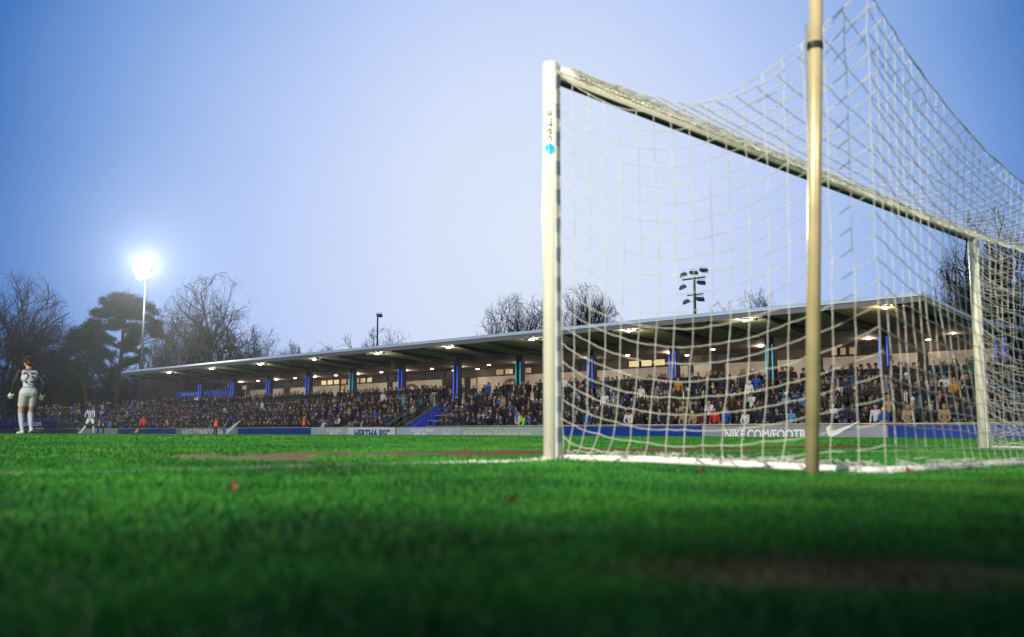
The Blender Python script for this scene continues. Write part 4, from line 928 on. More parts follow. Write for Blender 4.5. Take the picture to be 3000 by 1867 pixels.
# press desks
for i, (px, k, lb) in enumerate(((1335,3,'long grey press desk, highest of the desks right of the stairs'),(1305,2,'grey press desk in the middle rows right of the stairs'),(1285,1,'grey press desk, lowest of the desks right of the stairs'))):
    u = ROWU[k]-.1; v = vX(px, u); o = tag(empty('press_desk', (u, v, ROWZ[k])), lb, 'desk', 'press desks in the stand'); m = MB(); m.box(-.15, .15, -1.1, 1.1, .74, .78); m.build('desk_top', mat('desk_grey', (.30,.32,.34), .5), o)
    for y in (-.95, .95): m = MB(); m.box(-.1, .1, y-.02, y+.02, 0, .74); m.build('leg', dark, o)
# empty seats
se = MB(); se.box(-.2, .2, -.2, .2, .40, .43); seat_me = None
seatm = mat('seat_grey_plastic', (.16,.17,.17), .45, var=.1)
def seat_obj(u, v, z, lb):
    o = tag(empty('stadium_seat', (u, v, z), R(90)), lb, 'seat', 'empty seats in the stand')
    for nm, me_ in SEAT.items(): c = bpy.data.objects.new(nm, me_); COL.objects.link(c); c.parent = o
    return o
m = MB(); m.add([(-.2,-.02,.42),(.2,-.02,.42),(.21,.36,.45),(-.21,.36,.45),(-.2,-.02,.39),(.2,-.02,.39),(.21,.36,.42),(-.21,.36,.42)], [(0,1,2,3),(4,7,6,5),(0,4,5,1),(1,5,6,2),(2,6,7,3),(3,7,4,0)])
m2 = MB()
for k in range(6):
    a = k/5; x = -.21+.42*a; y = -.06*math.sin(math.pi*a)-.02
    m2.v += [(x, y, .43), (x*.92, y-.05, .80-.06*abs(a-.5)*2)]; m2.n += 2
m2.f = [(2*k, 2*k+2, 2*k+3, 2*k+1) for k in range(5)]; m2.m = [0]*5
m3 = MB(); m3.box(-.03, .03, -.02, .2, 0, .39)
SEAT = {'seat_pan': m.mesh('seat_pan', seatm), 'backrest': m2.mesh('backrest', seatm), 'bracket': m3.mesh('bracket', dark)}
a, b = vX(1040, 47), vX(987, 47)
for k in range(2):
    n = int((b-a)/.52)
    for i in range(n): seat_obj(ROWU[k]+.05, a+.3+i*.52, ROWZ[k], '%s empty grey seat from the right in the %s row left of the stairs' % (ORD[i], ORD[k]))
for px, k, lb in ((2025,1,'empty dark seat below the person in the cream jacket'),(2045,1,'empty dark seat right of the cream jacket in the second row'),(2700,1,'empty dark seat behind the railing near the far post')): seat_obj(ROWU[k]+.05, vX(px, ROWU[k]), ROWZ[k], lb)
# ------------------------------------------------------------------ players
def decal(me, body, org, xdir, ydir, ndir, off=.004):
    """press a flat lettering mesh (x,y) on the body surface"""
    bv = BVHTree.FromPolygons([v.co for v in body.vertices], [p.vertices[:] for p in body.polygons])
    for v in me.vertices:
        p = org+xdir*v.co.x+ydir*v.co.y; h = bv.ray_cast(p+ndir*.5, -ndir, 1.0)
        v.co = (h[0] if h[0] is not None else p)+ndir*off
def subtext(body, size, **kw):
    import bmesh
    me = text_mesh(body, size, **kw); bm_ = bmesh.new(); bm_.from_mesh(me); bmesh.ops.triangulate(bm_, faces=bm_.faces)
    bmesh.ops.subdivide_edges(bm_, edges=bm_.edges, cuts=1); bm_.to_mesh(me); bm_.free(); me.materials.clear(); return me
def player(name_lab, pos, rz, C, mats, voxel=.009, extras=()):
    me = grow(C, voxel, mats, 'player_body'); o = bpy.data.objects.new('person', me); COL.objects.link(o); o.location = pos; o.rotation_euler = (0,0,rz); tag(o, name_lab, 'person'); return o, me
shoe_w = mat('boot_white', (.35,.40,.38), .4, var=.15)
eye = mat('eye_dark', (.01,.01,.01), .2, var=0)
def haircap(par, C, m_, spread=.105, z=0, messy=.012, n=260):
    hp = [c for c in C if c[4] == 3]; p = (Vector(hp[0][0])+Vector(hp[0][2]))/2; mb = MB(); rr2 = random.Random(5)
    fw_ = Vector((0,1,0))
    for k in range(n):
        d = Vector((rr2.gauss(0,1), rr2.gauss(-.25,1), rr2.gauss(.45,.8))).normalized()
        if d.z < -.35 or (d.y > .55 and d.z < .35): continue
        a = p+d*.08; b = p+d*(.098+rr2.random()*messy)+Vector((rr2.uniform(-.012,.012), rr2.uniform(-.02,.01), rr2.uniform(-.015,.008)))
        mb.tube(a, b, .013, .006, 5)
    o = mb.build('hair', m_, par, smooth=True); return o
# goalkeeper, seen from behind at the left
grey_kit = mat('keeper_grey_shirt', (.36,.39,.46), .7, var=.12, scale=4); grey_sh = mat('keeper_grey_shorts', (.34,.34,.32), .7, var=.25, scale=5); sock = mat('keeper_sock', (.27,.31,.38), .8, var=.08); sleeve = mat('keeper_black_sleeve', (.008,.010,.016), .7)
K = human('stand', fat=.92, short=True, full=True, lean=R(7), J={'knL':(-.11,.11,.50),'anL':(-.10,-.05,.10),'knR':(.10,.13,.51),'anR':(.07,-.10,.15),'toeL':(-.14,.11,.04),'toeR':(.08,.04,.05),'elL':(-.31,-.02,1.17),'wrL':(-.32,.10,.92),'elR':(.32,-.02,1.16),'wrR':(.33,.10,.90)})
K2 = [(V3(-.06,.0,.955), .128, V3(.06,.0,.955), .128, 0)]
for c in K:
    p0, r0, p1, r1, t = c
    if t == 0 and (abs(p0.x) > .17 and abs(p1.x) > .2): t = 7          # sleeves
    if t == 2 and p0.z < 1.15 and abs(p0.x) > .2: t = 8; r0 *= 1.25; r1 *= 1.3   # goalkeeping gloves
    K2.append((p0, r0, p1, r1, t))
kp = atd(76, 24.6); kp.z = gzf(kp.x, kp.y)+.01
fwdang = math.atan2(kp.y, kp.x)
krz = fwdang-R(90)+R(16)
gk, gme = player('goalkeeper in a grey kit with black sleeves seen from behind at the left edge', kp, krz, K2, [grey_kit, grey_sh, skins[0], hairs[0], shoe_w, sock, eye, sleeve, mat('glove_white', (.55,.52,.42), .6, var=.3, scale=20)])
haircap(gk, K2, hairs[0], messy=.03, n=420)
navyink = mat('number_navy', (.02,.018,.05), .7, var=0)
for body, size, z, sx, bd in (('25', .34, 1.17, .85, .012), ('KUPS', .07, 1.45, 1.2, .0), ('K.U', .06, 1.10, 1.2, 0), ('BERLIN', .045, 1.055, 1.7, 0)):
    t_ = subtext(body, size, bold=bd, sx=sx); t_.materials.append(navyink); decal(t_, gme, Vector((0.0,-.2,z)), Vector((1,0,0)), Vector((0,0,1)), Vector((0,-1,0)))
    chd(gk, t_, 'shirt_number' if body == '25' else 'shirt_lettering', (0,0,0))
m = MB()
for s in (-1, 1):
    wv = Vector((s*.325,.10,.91)); m.lathe(wv, [(-.012,.05),(0,.052),(.012,.05)], 12, axis=(0,.6,-.8))
m.build('glove_strap', mat('strap_white', (.7,.7,.68), .5), gk)
# striped player
def stripe_mat():
    m = bpy.data.materials.new('striped_shirt'); m.use_nodes = True; n = m.node_tree.nodes; l = m.node_tree.links; b = n['Principled BSDF']
    t = n.new('ShaderNodeTexCoord'); s = n.new('ShaderNodeSeparateXYZ'); l.new(t.outputs['Object'], s.inputs[0]); q = n.new('ShaderNodeMath'); q.operation = 'MULTIPLY'; q.inputs[1].default_value = 62; l.new(s.outputs[0], q.inputs[0])
    z = n.new('ShaderNodeMath'); z.operation = 'SINE'; l.new(q.outputs[0], z.inputs[0]); g = n.new('ShaderNodeMath'); g.operation = 'GREATER_THAN'; g.inputs[1].default_value = .1; l.new(z.outputs[0], g.inputs[0])
    k = n.new('ShaderNodeMixRGB'); l.new(g.outputs[0], k.inputs[0]); k.inputs[1].default_value = (.80,.80,.84,1); k.inputs[2].default_value = (.01,.06,.36,1); l.new(k.outputs[0], b.inputs['Base Color']); b.inputs['Roughness'].default_value = .7; return m
wht = mat('kit_white', (.80,.80,.84), .7, var=.04)
S_ = human('stand', short=True, full=True, lean=R(16), J={'knL':(-.22,.16,.50),'anL':(-.20,-.06,.11),'knR':(.24,.10,.50),'anR':(.48,.0,.15),'toeR':(.62,.10,.06),'elL':(-.26,.16,1.08),'wrL':(-.16,.34,.98),'elR':(.34,.02,1.14),'wrR':(.22,.24,1.02)})
p = atd(263, 66); p.z = gzf(p.x, p.y)
ang = math.atan2(p.y, p.x)
sp, sme = player('player in blue and white striped shirt stepping sideways beside the blue player', p, ang-R(90)+R(172), S_, [stripe_mat(), wht, skins[2], hairs[1], wht, wht, eye])
haircap(sp, S_, hairs[1], messy=.01)
t_ = subtext('22', .12, bold=.01); t_.materials.append(navyink); decal(t_, sme, Vector((-.1,.25,.68)), Vector((-1,0,0)), Vector((0,0,1)), Vector((0,1,0))); chd(sp, t_, 'shorts_number', (0,0,0))
m = MB(); m.lathe((.0,.17,1.2), [(0,.055),(.012,.05)], 14, axis=(0,1,.1)); m.build('chest_emblem', mat('emblem_red', (.5,.08,.03), .6), sp)
# blue player
bk = mat('kit_dark_blue', (.015,.012,.16), .7, var=.15)
Bl = human('stand', short=True, full=True, J={'knL':(-.11,.05,.50),'anL':(-.10,-.03,.1),'knR':(.13,.10,.51),'anR':(.22,-.02,.12),'elL':(-.26,.0,1.14),'wrL':(-.10,.22,1.16),'elR':(.27,.02,1.13),'wrR':(.02,.24,1.13)})
Bl2 = [((c[0], c[1], c[2], c[3], 7) if (c[4] == 0 and abs(c[0].x) > .17 and abs(c[2].x) > .0 and c[1] < .07 and c[0].z < 1.44) else c) for c in Bl]
p = atd(297, 63); p.z = gzf(p.x, p.y)
bp_, bme_ = player('player in dark blue kit standing with hands together beside the striped player', p, ang-R(90)+R(155), Bl2, [bk, bk, skins[0], hairs[0], black_shoe, bk, eye, sleeve])
haircap(bp_, Bl2, hairs[0], messy=.012)
t_ = subtext('12', .13, bold=.01); t_.materials.append(inkw); decal(t_, bme_, Vector((.11,.25,.68)), Vector((-1,0,0)), Vector((0,0,1)), Vector((0,1,0))); chd(bp_, t_, 'shorts_number', (0,0,0))
t_ = subtext('AUTO', .07, bold=.01, sx=1.3); t_.materials.append(inkw); decal(t_, bme_, Vector((0,.3,1.25)), Vector((-1,0,0)), Vector((0,0,1)), Vector((0,1,0))); chd(bp_, t_, 'shirt_lettering', (0,0,0))
# assistant referee
redk = mat('referee_red', (.85,.05,.035), .6, var=.06); blk = mat('referee_black', (.012,.012,.014), .7)
Rf = human('stand', short=True, full=True, J={'elL':(-.28,-.02,1.15),'wrL':(-.15,.12,1.02),'elR':(.29,.0,1.15),'wrR':(.33,.04,.90),'knL':(-.13,.02,.5),'knR':(.13,.02,.5),'anL':(-.15,-.02,.1),'anR':(.15,-.02,.1)})
p = Vector((42.0, vX(418, 42.0), 0)); p.z = gzf(p.x, p.y); ang = math.atan2(p.y, p.x)
rf, rme = player('assistant referee in a red shirt and black shorts holding a flag', p, ang-R(90)+R(180), Rf, [redk, blk, skins[0], hairs[0], black_shoe, blk, eye])
haircap(rf, Rf, hairs[0], messy=.008)
fl = tag(empty('linesman_flag', (0,0,0)), 'yellow chequered flag hanging from the assistant referee\'s hand', 'flag')
fl.matrix_world = Matrix.Translation(p)@Matrix.Rotation(ang-R(90)+R(180), 4, 'Z')
m = MB(); m.path([(.335,.05,.92),(.42,.10,.22)], .012, 6); m.build('stick', blk, fl)
m = MB(); n = 8; vs = []
for i in range(n+1):
    for j in range(5):
        t = i/n; zz = .66-.46*t; w_ = .38*j/4*(.25+.75*t); vs.append((.365+.055*t+w_, .075+.03*t+.03*math.sin(j*1.7), zz-.03*j/4))
fs = []; mi = []
for i in range(n):
    for j in range(4): fs.append((i*5+j, i*5+j+1, (i+1)*5+j+1, (i+1)*5+j)); mi.append((i//2+j//1) % 2)
m.v = vs; m.f = fs; m.m = mi; m.n = len(vs); fo = m.build('cloth', [mat('flag_yellow', (.90,.52,.01), .6, var=.05), mat('flag_orange', (.75,.20,.01), .6, var=.05)], fl); so = fo.modifiers.new('s', 'SOLIDIFY'); so.thickness = .006
# ------------------------------------------------------------------ floodlight masts
mastm = mat('mast_blue_grey', (.035,.05,.065), .45, .3, var=.08); mastd = mat('mast_dark', (.03,.06,.12), .5, .3)
flit = mat('flood_glass_lit', (1,1,1), .3, emit=(1.0,.95,.82), estr=32, var=0)
def flood_head(par, c, d, m_, glass, s=1.0, vis=.30):
    d = Vector(d).normalized(); m = MB(); m.lathe(c, [(-.28*s,.12*s),(-.2*s,.2*s),(.0,vis*s),(.02*s,vis*s*1.03)], 14, axis=d); h = m.build('floodlight', m_, par, smooth=True)
    if glass is not flit:
        bpy.data.objects.remove(h); m = MB(); m.prism([(-.34,-.05),(.30,-.16),(.36,-.10),(.22,.14),(-.10,.20),(-.34,.10)], -.30, .30); h = m.build('floodlight', m_, par); h.location = c; h.rotation_euler = (0, R(12), math.atan2(d.y, d.x))
        m = MB(); m.add([(-.30,-.27,-.062),(.29,-.27,-.165),(.29,.27,-.165),(-.30,.27,-.062)], [(0,3,2,1)]); m.build('glass', glass, h)
        m = MB(); m.path([(-.1,-.33,.02),(-.1,-.33,.3),(-.1,.33,.3),(-.1,.33,.02)], .02, 5); m.build('bracket', m_, h); return
    m = MB(); m.lathe(Vector(c)+d*.021*s, [(0,vis*s*.97),(.03*s,vis*s*.7),(.04*s,.02)], 14, axis=d); m.build('glass', glass, h, smooth=True)
mp_ = onX(405, 1270, 56); mp_.z = -.2; mtop = onX(423, 775, 56); mt = mtop.z
ms = tag(empty('floodlight_mast', (mp_.x, mp_.y, -.2)), 'tall pale floodlight mast with its lamps switched on between pine and bare tree', 'mast')
m = MB(); m.path([(0,0,0),(0,0,mt-1.6)], [.28,.12], 14); m.build('mast_tube', mastm, ms, smooth=True)
m = MB(); 
for z in (mt-1.6, mt-.5, mt+.6): m.box(-.06, .06, -2.0, 2.0, z-.05, z+.05)
m.path([(0,0,mt-1.7),(0,0,mt+1.2)], .09, 10); m.build('crossarm', mastm, ms)
dirv = Vector((10-mp_.x, 20-mp_.y, -15))
for z in (mt-1.25, mt-.15, mt+.95):
    for y in (-1.8, -.9, 0, .9, 1.8):
        if abs(y) > 1.5 and z != mt-.15: continue
        flood_head(ms, (-.35, y, z), (dirv.x, dirv.y, dirv.z), mastm, flit, 1.25, .45)
m = MB()
for k in range(30): m.box(-.30, .30, -.012, .012, 3+k*.6, 3.02+k*.6)
m.build('climbing_rungs', mastm, ms)
lamp('flood_or_fill_beam', 'SPOT', (mp_.x-.65, mp_.y-1.5, mt-.3), 620000, (1.0,.95,.84), (0, 0, .5), spot_size=R(15), spot_blend=.6, shadow_soft_size=1.0)
lamp('floodlight_glow', 'POINT', (mp_.x-1.1, mp_.y-2.5, mt-.2), 22000, (1.0,.94,.80), shadow_soft_size=1.4)
q = onX(2036, 925, 72); mt2 = onX(2030, 812, 72).z
ms = tag(empty('floodlight_mast', (72, q.y, -.2)), 'dark floodlight mast with seven unlit lamps above the roof behind the net', 'mast')
m = MB(); m.path([(0,0,0),(0,0,mt2+.2)], [.22,.11], 10); m.build('mast_tube', mastd, ms, smooth=True)
m = MB(); m.box(-.05,.05,-1.15,1.25,mt2+.0,mt2+.12); m.box(-.05,.05,-.9,.75,mt2-1.45,mt2-1.35); m.build('crossarm', mastd, ms)
for y, z in ((1.0,.45),(-.1,.5),(-1.15,.6),(1.1,-.65),(-.85,-.45),(.75,-2.0),(-.7,-1.9)): flood_head(ms, (-.2, y, mt2+z), (-.6, -.9 if y < 0 else .9, -.35), mastd, mat('glass_dull', (.35,.4,.45), .2, var=0), 1.25, .30)
m = MB()
for k in range(int((mt2-6.6)/.75)): m.box(-.02, .02, -.32 if k % 2 else 0, 0 if k % 2 else .32, 6+k*.75, 6.04+k*.75)
m.build('climbing_rungs', mastd, ms)
q = onX(1105, 1010, 68); t3 = onX(1107, 926, 68).z
ms = tag(empty('lamp_post', (68, q.y, -.2)), 'slim dark lamp post with one angled lamp above the roof at the centre', 'lamp post')
m = MB(); m.path([(0,0,0),(0,0,t3+.15)], [.14,.09], 8); m.build('mast_tube', mastd, ms, smooth=True); flood_head(ms, (-.1,-.45,t3+.2), (-.5,-1,-.4), mastd, mat('glass_dull', (.35,.4,.45), .2, var=0), 1.1, .28)
for px, py, u, h in ((516,1052,UF+.1,.9),(2690,840,UF+.1,.5)):
    v = vX(px, u); m = MB(); m.tube((u, v, 6.76), (u, v+.05, 6.76+h), .015, n=5); inS(m.build('roof_rod', zinc))
# ------------------------------------------------------------------ trees
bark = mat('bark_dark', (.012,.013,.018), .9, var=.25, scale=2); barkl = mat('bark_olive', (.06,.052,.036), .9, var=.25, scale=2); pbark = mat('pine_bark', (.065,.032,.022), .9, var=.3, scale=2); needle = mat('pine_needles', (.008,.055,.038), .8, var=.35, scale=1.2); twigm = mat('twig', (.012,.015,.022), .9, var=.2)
def segs_mesh(name, S, m_, sides, par):
    S = np.array(S); p0 = S[:,0:3]; p1 = S[:,3:6]; r0 = S[:,6]; r1 = S[:,7]; d = p1-p0; Ln = np.linalg.norm(d, axis=1); d /= np.maximum(Ln, 1e-6)[:,None]
    ref = np.where(np.abs(d[:,2:3]) < .9, np.array([[0,0,1.]]), np.array([[1.,0,0]])); a = np.cross(d, ref); a /= np.linalg.norm(a, axis=1)[:,None]; b = np.cross(d, a); n = len(S)
    V = np.zeros((n, 2*sides, 3))
    for k in range(sides):
        t = 2*math.pi*k/sides; o_ = a*math.cos(t)+b*math.sin(t); V[:,k] = p0+o_*r0[:,None]; V[:,sides+k] = p1+o_*r1[:,None]
    i = np.arange(n)[:,None]*2*sides; F = np.concatenate([i+np.array([k, (k+1) % sides, sides+(k+1) % sides, sides+k]) for k in range(sides)])
    return big_mesh(name, V.reshape(-1, 3), F4=F, mat_=m_, parent=par)
def branches(seed, levels=5, trunk=.28, first=5, droop=0.0, upf=.25, kids=(5,5,4,4,3), spread=.75, minr=.014):
    rg = random.Random(seed); S = [[] for _ in range(levels+1)]
    def gr(p, d, L_, r, lv):
        n = 5 if lv == 0 else (4 if lv < 4 else 3); q = p.copy(); dd = d.copy(); pts = [(q.copy(), dd.copy(), 0)]
        for i in range(n):
            jt = (.05, .15, .19, .22, .24, .26)[min(lv, 5)]
            dd = (dd+Vector((rg.gauss(0, jt), rg.gauss(0, jt), rg.gauss(0, jt)+(upf*.35 if lv > 0 else 0)-droop*(lv > 2)))).normalized()
            q2 = q+dd*(L_/n); ra = r*(1-.55*i/n); rb = r*(1-.55*(i+1)/n); S[lv].append((*q, *q2, ra, rb)); q = q2; pts.append((q.copy(), dd.copy(), (i+1)/n))
        if lv < levels:
            nk_ = first if lv == 0 else kids[lv-1]
            for k in range(nk_):
                f = (1-.45*rg.random() if lv == 0 else .25+.75*(k+rg.random())/nk_); idx = min(len(pts)-1, max(1, int(round(f*n)))); b, bd, _ = pts[idx]
                ax = bd.orthogonal().normalized(); ax.rotate(Matrix.Rotation(rg.uniform(0, 6.283) if lv else k*6.283/nk_+rg.uniform(-.5,.5), 3, bd)); sp_ = spread*(rg.uniform(.7,1.25)) if lv else spread*rg.uniform(.45,1.2)
                nd = (bd*math.cos(sp_)+ax*math.sin(sp_)).normalized(); lr = (.85 if lv == 0 else .64)*rg.uniform(.75,1.15)
                gr(b.copy(), nd, L_*lr*(1/trunk*.30 if lv == 0 else 1), r*(.58 if lv == 0 else .60)*(1-.3*f*(lv > 0)), lv+1)
            if lv == 0: gr(q.copy(), dd, L_*1.1*(1/trunk*.3), r*.5, 1)
    gr(Vector((0,0,0)), Vector((0,0,1)), trunk, .024, 0); return S, minr
def bare_tree(px, dist, topy, halfw, label, seed, m1=bark, m2=twigm, base_r=None, env=.55, **kw):
    p = atd(px, dist, -.25); ppm = FPX/(dist*math.cos(abs(math.atan((px-1500)/FPX)))); H_ = (1270-topy)/ppm+.4; hw = halfw/ppm
    S, minr = branches(seed, **kw); allp = np.array([s for lv in S for s in lv]); zmax = np.percentile(allp[:,5], 98.5); rad = np.percentile(np.hypot(allp[:,3], allp[:,4]), 88)
    sz = H_/zmax; sx = hw/rad; br = base_r or H_*.021; tr = []; cr = []
    zc = H_*(1-env); sc_r = random.Random(seed)
    for lv, ss in enumerate(S):
        for s in ss:
            r = (s[0]*sx, s[1]*sx, s[2]*sz, s[3]*sx, s[4]*sx, s[5]*sz, max(s[6]/.024*br, minr), max(s[7]/.024*br, minr))
            q = math.hypot(r[3], r[4])/hw; t = max(0, (r[5]-zc)/(H_-zc)); e_ = q*q+t*t
            if lv > 1 and e_ > 1.02+sc_r.random()*.12: continue
            (tr if lv == 0 else cr).append(r)
    o = tag(empty('bare_tree', p), label, 'tree', 'trees around the ground'); segs_mesh('trunk', tr, m1, 8, o); segs_mesh('crown', cr, m2, 3, o); o.rotation_euler = (0,0,seed*1.3); return o
def pine(px, dist, topy, blobs, label, seed, path, ppr=.3):
    p = atd(px, dist, -.25); ppm = FPX/(dist*math.cos(abs(math.atan((px-1500)/FPX)))); rg = random.Random(seed); o = tag(empty('pine_tree', p), label, 'tree', 'trees around the ground'); o.rotation_euler = (0,0,math.atan2(_rt.y, _rt.x))
    def P(x, y, d=0): return Vector(((x-px)/ppm, d, (1270-y)/ppm+.4))
    pts = [P(x, y) for x, y in path]; m = MB(); m.path(pts, [ppr*(1-.72*i/(len(pts)-1)) for i in range(len(pts))], 10); m.build('trunk', pbark, o, smooth=True)
    segs = []; Vt = []; Ft = []; nb = 0
    blobs = [b for b in blobs]+[(x+rg.uniform(-1.1,1.1)*rx, y+rg.uniform(-1.2,1.3)*ry, rx*rg.uniform(.35,.6), ry*rg.uniform(.5,.9)) for (x, y, rx, ry) in blobs for _ in range(3)]+[(px+rg.uniform(-1,1)*(34 if y < 1060 else 24), y, 15, 9) for y in range(960, 1130, 14)]
    for (x, y, rx, ry) in blobs:
        c = P(x, y, rg.uniform(-1,1)*rx/ppm*.8); a = min(pts, key=lambda q: (q-c).length+max(0, q.z-c.z)*1.5); mid = a.lerp(c, .55)+Vector((0,0,-.25)); R_ = ppr*.28
        segs += [(*a, *mid, R_, R_*.6), (*mid, *c, R_*.6, R_*.25)]
        k = int(20*rx*ry/120)+11
        for _ in range(k):
            cc = c+Vector((rg.gauss(0,.42)*rx/ppm, rg.gauss(0,.42)*rx/ppm, rg.gauss(0,.52)*ry/ppm)); segs.append((*c.lerp(cc, .2), *cc, .03, .015)); cr_ = rg.uniform(.3,.62)
            for _ in range(34):
                d = Vector((rg.gauss(0,1), rg.gauss(0,1), rg.gauss(0,.5)+.15)); d.normalize(); q = cc+d*cr_*rg.random()**.4; t1 = Vector((rg.gauss(0,1), rg.gauss(0,1), rg.gauss(0,1))).normalized()*.06; e = q+(d+Vector((0,0,.4)))*.17
                Vt += [tuple(q-t1), tuple(q+t1), tuple(e)]; Ft.append((nb, nb+1, nb+2)); nb += 3
    for k in range(26): a = rg.choice(pts[1:]); e = a+Vector((rg.uniform(-1,1)*2.4, rg.uniform(-1,1)*2, rg.uniform(-.3,.8))); segs.append((*a, *e, .06, .02))
    segs_mesh('branches', segs, bark, 4, o); big_mesh('crown', Vt, F3=Ft, mat_=needle, parent=o)
pine(335, 166, 858, [(330,872,38,14),(380,885,34,12),(300,892,26,14),(410,905,22,10),(350,905,40,14),(295,925,34,14),(270,950,26,10),(360,930,36,12),(400,930,28,9),(430,945,22,12),(445,962,20,8),(318,955,30,10),(450,985,18,12),(265,965,20,10),(385,975,22,14),(300,1000,20,10),(280,985,22,10),(375,1010,20,12),(395,960,20,8),(300,1042,16,8),(385,1058,18,9),(285,1088,16,8),(410,1035,16,8),(312,1115,14,7),(375,1100,14,7)], 'tall pine tree with a spreading dark green crown left of the lit mast', 11, [(333,1270),(336,1170),(340,1080),(347,1020),(345,960),(338,920),(345,885),(350,870)], .42)
pine(248, 170, 965, [(225,980,26,14),(260,985,30,14),(205,1000,24,14),(240,1010,40,20),(270,1030,30,18),(200,1035,30,16),(165,1045,26,12),(235,1050,36,18),(150,1060,18,8),(185,1075,34,14),(160,1100,26,14),(215,1095,28,16),(265,1065,22,14),(190,1120,26,12)], 'dark stooping pine tree left of the tall pine', 12, [(252,1270),(248,1180),(236,1120),(238,1070),(250,1030),(246,990)], .38)
bare_tree(15, 160, 795, 190, 'big bare tree at the left edge behind the goalkeeper', 21, levels=5, trunk=.16, first=8, kids=(6,5,5,4,3), upf=.45, spread=.62)
bare_tree(110, 166, 925, 120, 'bare tree with upswept twigs right of the goalkeeper', 22, levels=5, trunk=.18, first=6, upf=.3)
bare_tree(612, 146, 804, 175, 'broad bare oak with a rounded crown right of the lit mast', 23, minr=.011, levels=5, trunk=.24, first=11, upf=.06, spread=.95, kids=(6,5,5,4,3), m2=mat('twig_warm', (.035,.030,.028), .9, var=.2))
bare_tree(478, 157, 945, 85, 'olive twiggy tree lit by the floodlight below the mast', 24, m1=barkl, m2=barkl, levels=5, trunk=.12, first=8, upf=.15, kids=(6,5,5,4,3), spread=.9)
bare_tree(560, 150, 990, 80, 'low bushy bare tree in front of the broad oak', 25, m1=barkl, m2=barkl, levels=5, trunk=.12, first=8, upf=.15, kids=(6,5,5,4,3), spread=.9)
bare_tree(760, 140, 950, 85, 'bare tree with dense twigs right of the broad oak', 26, levels=5, trunk=.2, first=7, kids=(6,5,5,4,3))
bare_tree(845, 150, 998, 45, 'small bare tree at the right end of the left tree group', 27, levels=5, trunk=.25, first=6, kids=(6,5,5,4,3))
bare_tree(935, 150, 1006, 70, 'faint small bare tree above the roof, leftmost of the centre ones', 28, levels=5, trunk=.3, first=5)
bare_tree(1040, 140, 974, 85, 'bare treetop just left of the slim lamp post', 29, env=.5, levels=5, trunk=.3, first=6, spread=.65)
bare_tree(1135, 140, 950, 105, 'bare treetop just right of the slim lamp post', 30, env=.5, levels=5, trunk=.3, first=7, spread=.7)
bare_tree(1525, 112, 852, 150, 'bare fan shaped tree just left of the near post', 31, env=.5, levels=5, trunk=.2, first=8, upf=.35, spread=.8, kids=(5,5,4,4,3))
bare_tree(1705, 110, 832, 140, 'bare fan shaped tree just right of the near post', 32, env=.5, levels=5, trunk=.2, first=9, upf=.4, spread=.62, kids=(5,5,4,4,3))
bare_tree(2220, 120, 838, 120, 'bare treetop above the roof left of the pole', 33, env=.5, levels=5, trunk=.3, first=8, upf=.2, kids=(5,5,4,4,3))
bare_tree(2118, 122, 884, 70, 'small bare treetop right of the unlit floodlight mast', 34, env=.5, levels=5, trunk=.35, first=7, kids=(5,5,4,4,3))
twr = mat('twig_right', (.03,.03,.034), .9, var=.2)
bare_tree(2820, 92, 680, 165, 'bare tree with drooping twigs directly behind the far post', 35, levels=5, trunk=.3, first=10, upf=.05, spread=1.15, kids=(5,5,4,4,2), minr=.011, m2=twr)
bare_tree(2885, 95, 615, 125, 'tall bare tree right of the far post', 36, levels=5, trunk=.4, first=9, upf=.3, spread=.9, kids=(5,5,4,4,2), minr=.011, m2=twr)
bare_tree(2975, 93, 590, 125, 'tallest bare tree at the right edge', 37, levels=5, trunk=.4, first=9, upf=.35, spread=.85, kids=(5,5,4,4,2), minr=.011, m2=twr)
bare_tree(2925, 100, 720, 70, 'bare tree behind the tallest ones at the right', 38, levels=5, trunk=.3, first=9, upf=.2, spread=.8, kids=(5,5,4,4,2), minr=.011, m2=twr)
for i, (px, dd, ty, hw, lb) in enumerate(((50,178,985,90,'thin bare tree behind the goalkeeper'),(185,176,1010,70,'thin bare tree behind the stooping pine'),(300,174,1015,70,'thin bare tree between the two pines'),(400,168,1040,60,'thin bare tree behind the lit mast'),(690,150,1000,70,'thin bare tree below the right side of the broad oak'))): bare_tree(px, dd, ty, hw, lb, 50+i, levels=5, trunk=.15, first=7, upf=.2, kids=(5,4,4,4,3))
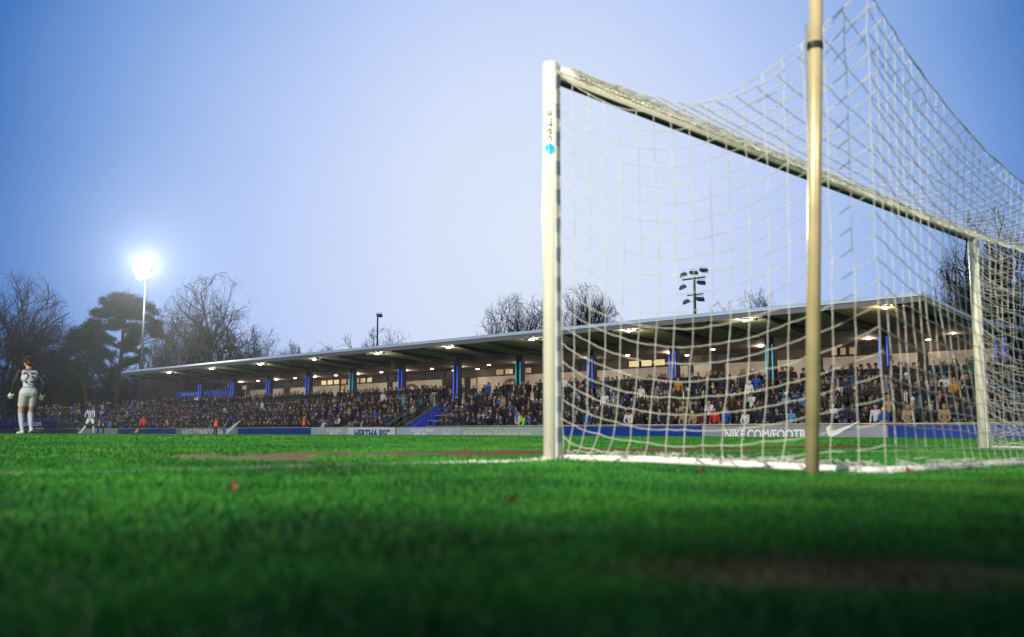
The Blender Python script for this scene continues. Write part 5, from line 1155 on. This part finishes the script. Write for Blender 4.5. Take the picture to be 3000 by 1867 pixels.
# the wood behind reads as one mass
S = []; rg = random.Random(9)
for k in range(150):
    px = rg.uniform(-60, 720); dd = rg.uniform(172, 205); q = atd(px, dd, -.2); h = rg.uniform(6, 11); S.append((q.x, q.y, -.2, q.x+rg.uniform(-.5,.5), q.y+rg.uniform(-.5,.5), h, .14, .05))
    for _ in range(75):
        z = rg.uniform(.3, 1)*h; a = Vector((q.x, q.y, z)); d = Vector((rg.gauss(0,1), rg.gauss(0,1), rg.uniform(.1,1.2))).normalized()*rg.uniform(.8,2.4); b = a+d; S.append((*a, *b, .035, .02)); c = b+Vector((rg.gauss(0,.6), rg.gauss(0,.6), rg.uniform(-.1,.9))); S.append((*b, *c, .022, .012)); c = a.lerp(b, .6)+Vector((rg.gauss(0,.7), rg.gauss(0,.7), rg.uniform(-.1,.8))); S.append((*a.lerp(b, .6), *c, .022, .012))
tag(segs_mesh('woodland', S, twigm, 3, None), 'dim leafless wood filling the background below the trees at the left', 'woodland', kind='stuff')
V_ = []; F_ = []; nb = 0
for k in range(26000):
    px = rg.uniform(-80, 760) if k < 19000 else rg.uniform(2700, 3060); dd = rg.uniform(162, 182) if k < 19000 else rg.uniform(96, 104); q = atd(px, dd); ht_ = 4.6+1.6*math.sin(px*.045)+1.0*math.sin(px*.11+2); z = rg.random()**1.3*ht_
    t1 = Vector((rg.gauss(0,1), rg.gauss(0,1), rg.gauss(0,1))).normalized()*.16; t2 = Vector((rg.gauss(0,1), rg.gauss(0,1), rg.gauss(0,1))).normalized()*.2; c = Vector((q.x, q.y, z)); V_ += [tuple(c-t1), tuple(c+t1), tuple(c+t2)]; F_.append((nb, nb+1, nb+2)); nb += 3
tag(big_mesh('undergrowth', V_, F3=F_, mat_=mat('undergrowth_leaf', (.018,.035,.025), .9, var=.3, scale=.5)), 'dark evergreen undergrowth beneath the trees behind the terrace', 'shrubs', kind='stuff')

# ------------------------------------------------------------------ evening haze
hz = MB(); hz.box(-60, 170, -60, 260, -1.4, 42); ho = hz.build('haze', []); hm = bpy.data.materials.new('haze_air'); hm.use_nodes = True; hn = hm.node_tree.nodes; hn.remove(hn['Principled BSDF'])
pv = hn.new('ShaderNodeVolumePrincipled'); pv.inputs['Color'].default_value = (.82,.90,1,1); pv.inputs['Density'].default_value = .00011; pv.inputs['Anisotropy'].default_value = .78
hm.node_tree.links.new(pv.outputs[0], hn['Material Output'].inputs['Volume']); ho.data.materials.append(hm)
tag(ho, 'thin bluish evening haze over the whole ground', 'haze', kind='stuff')
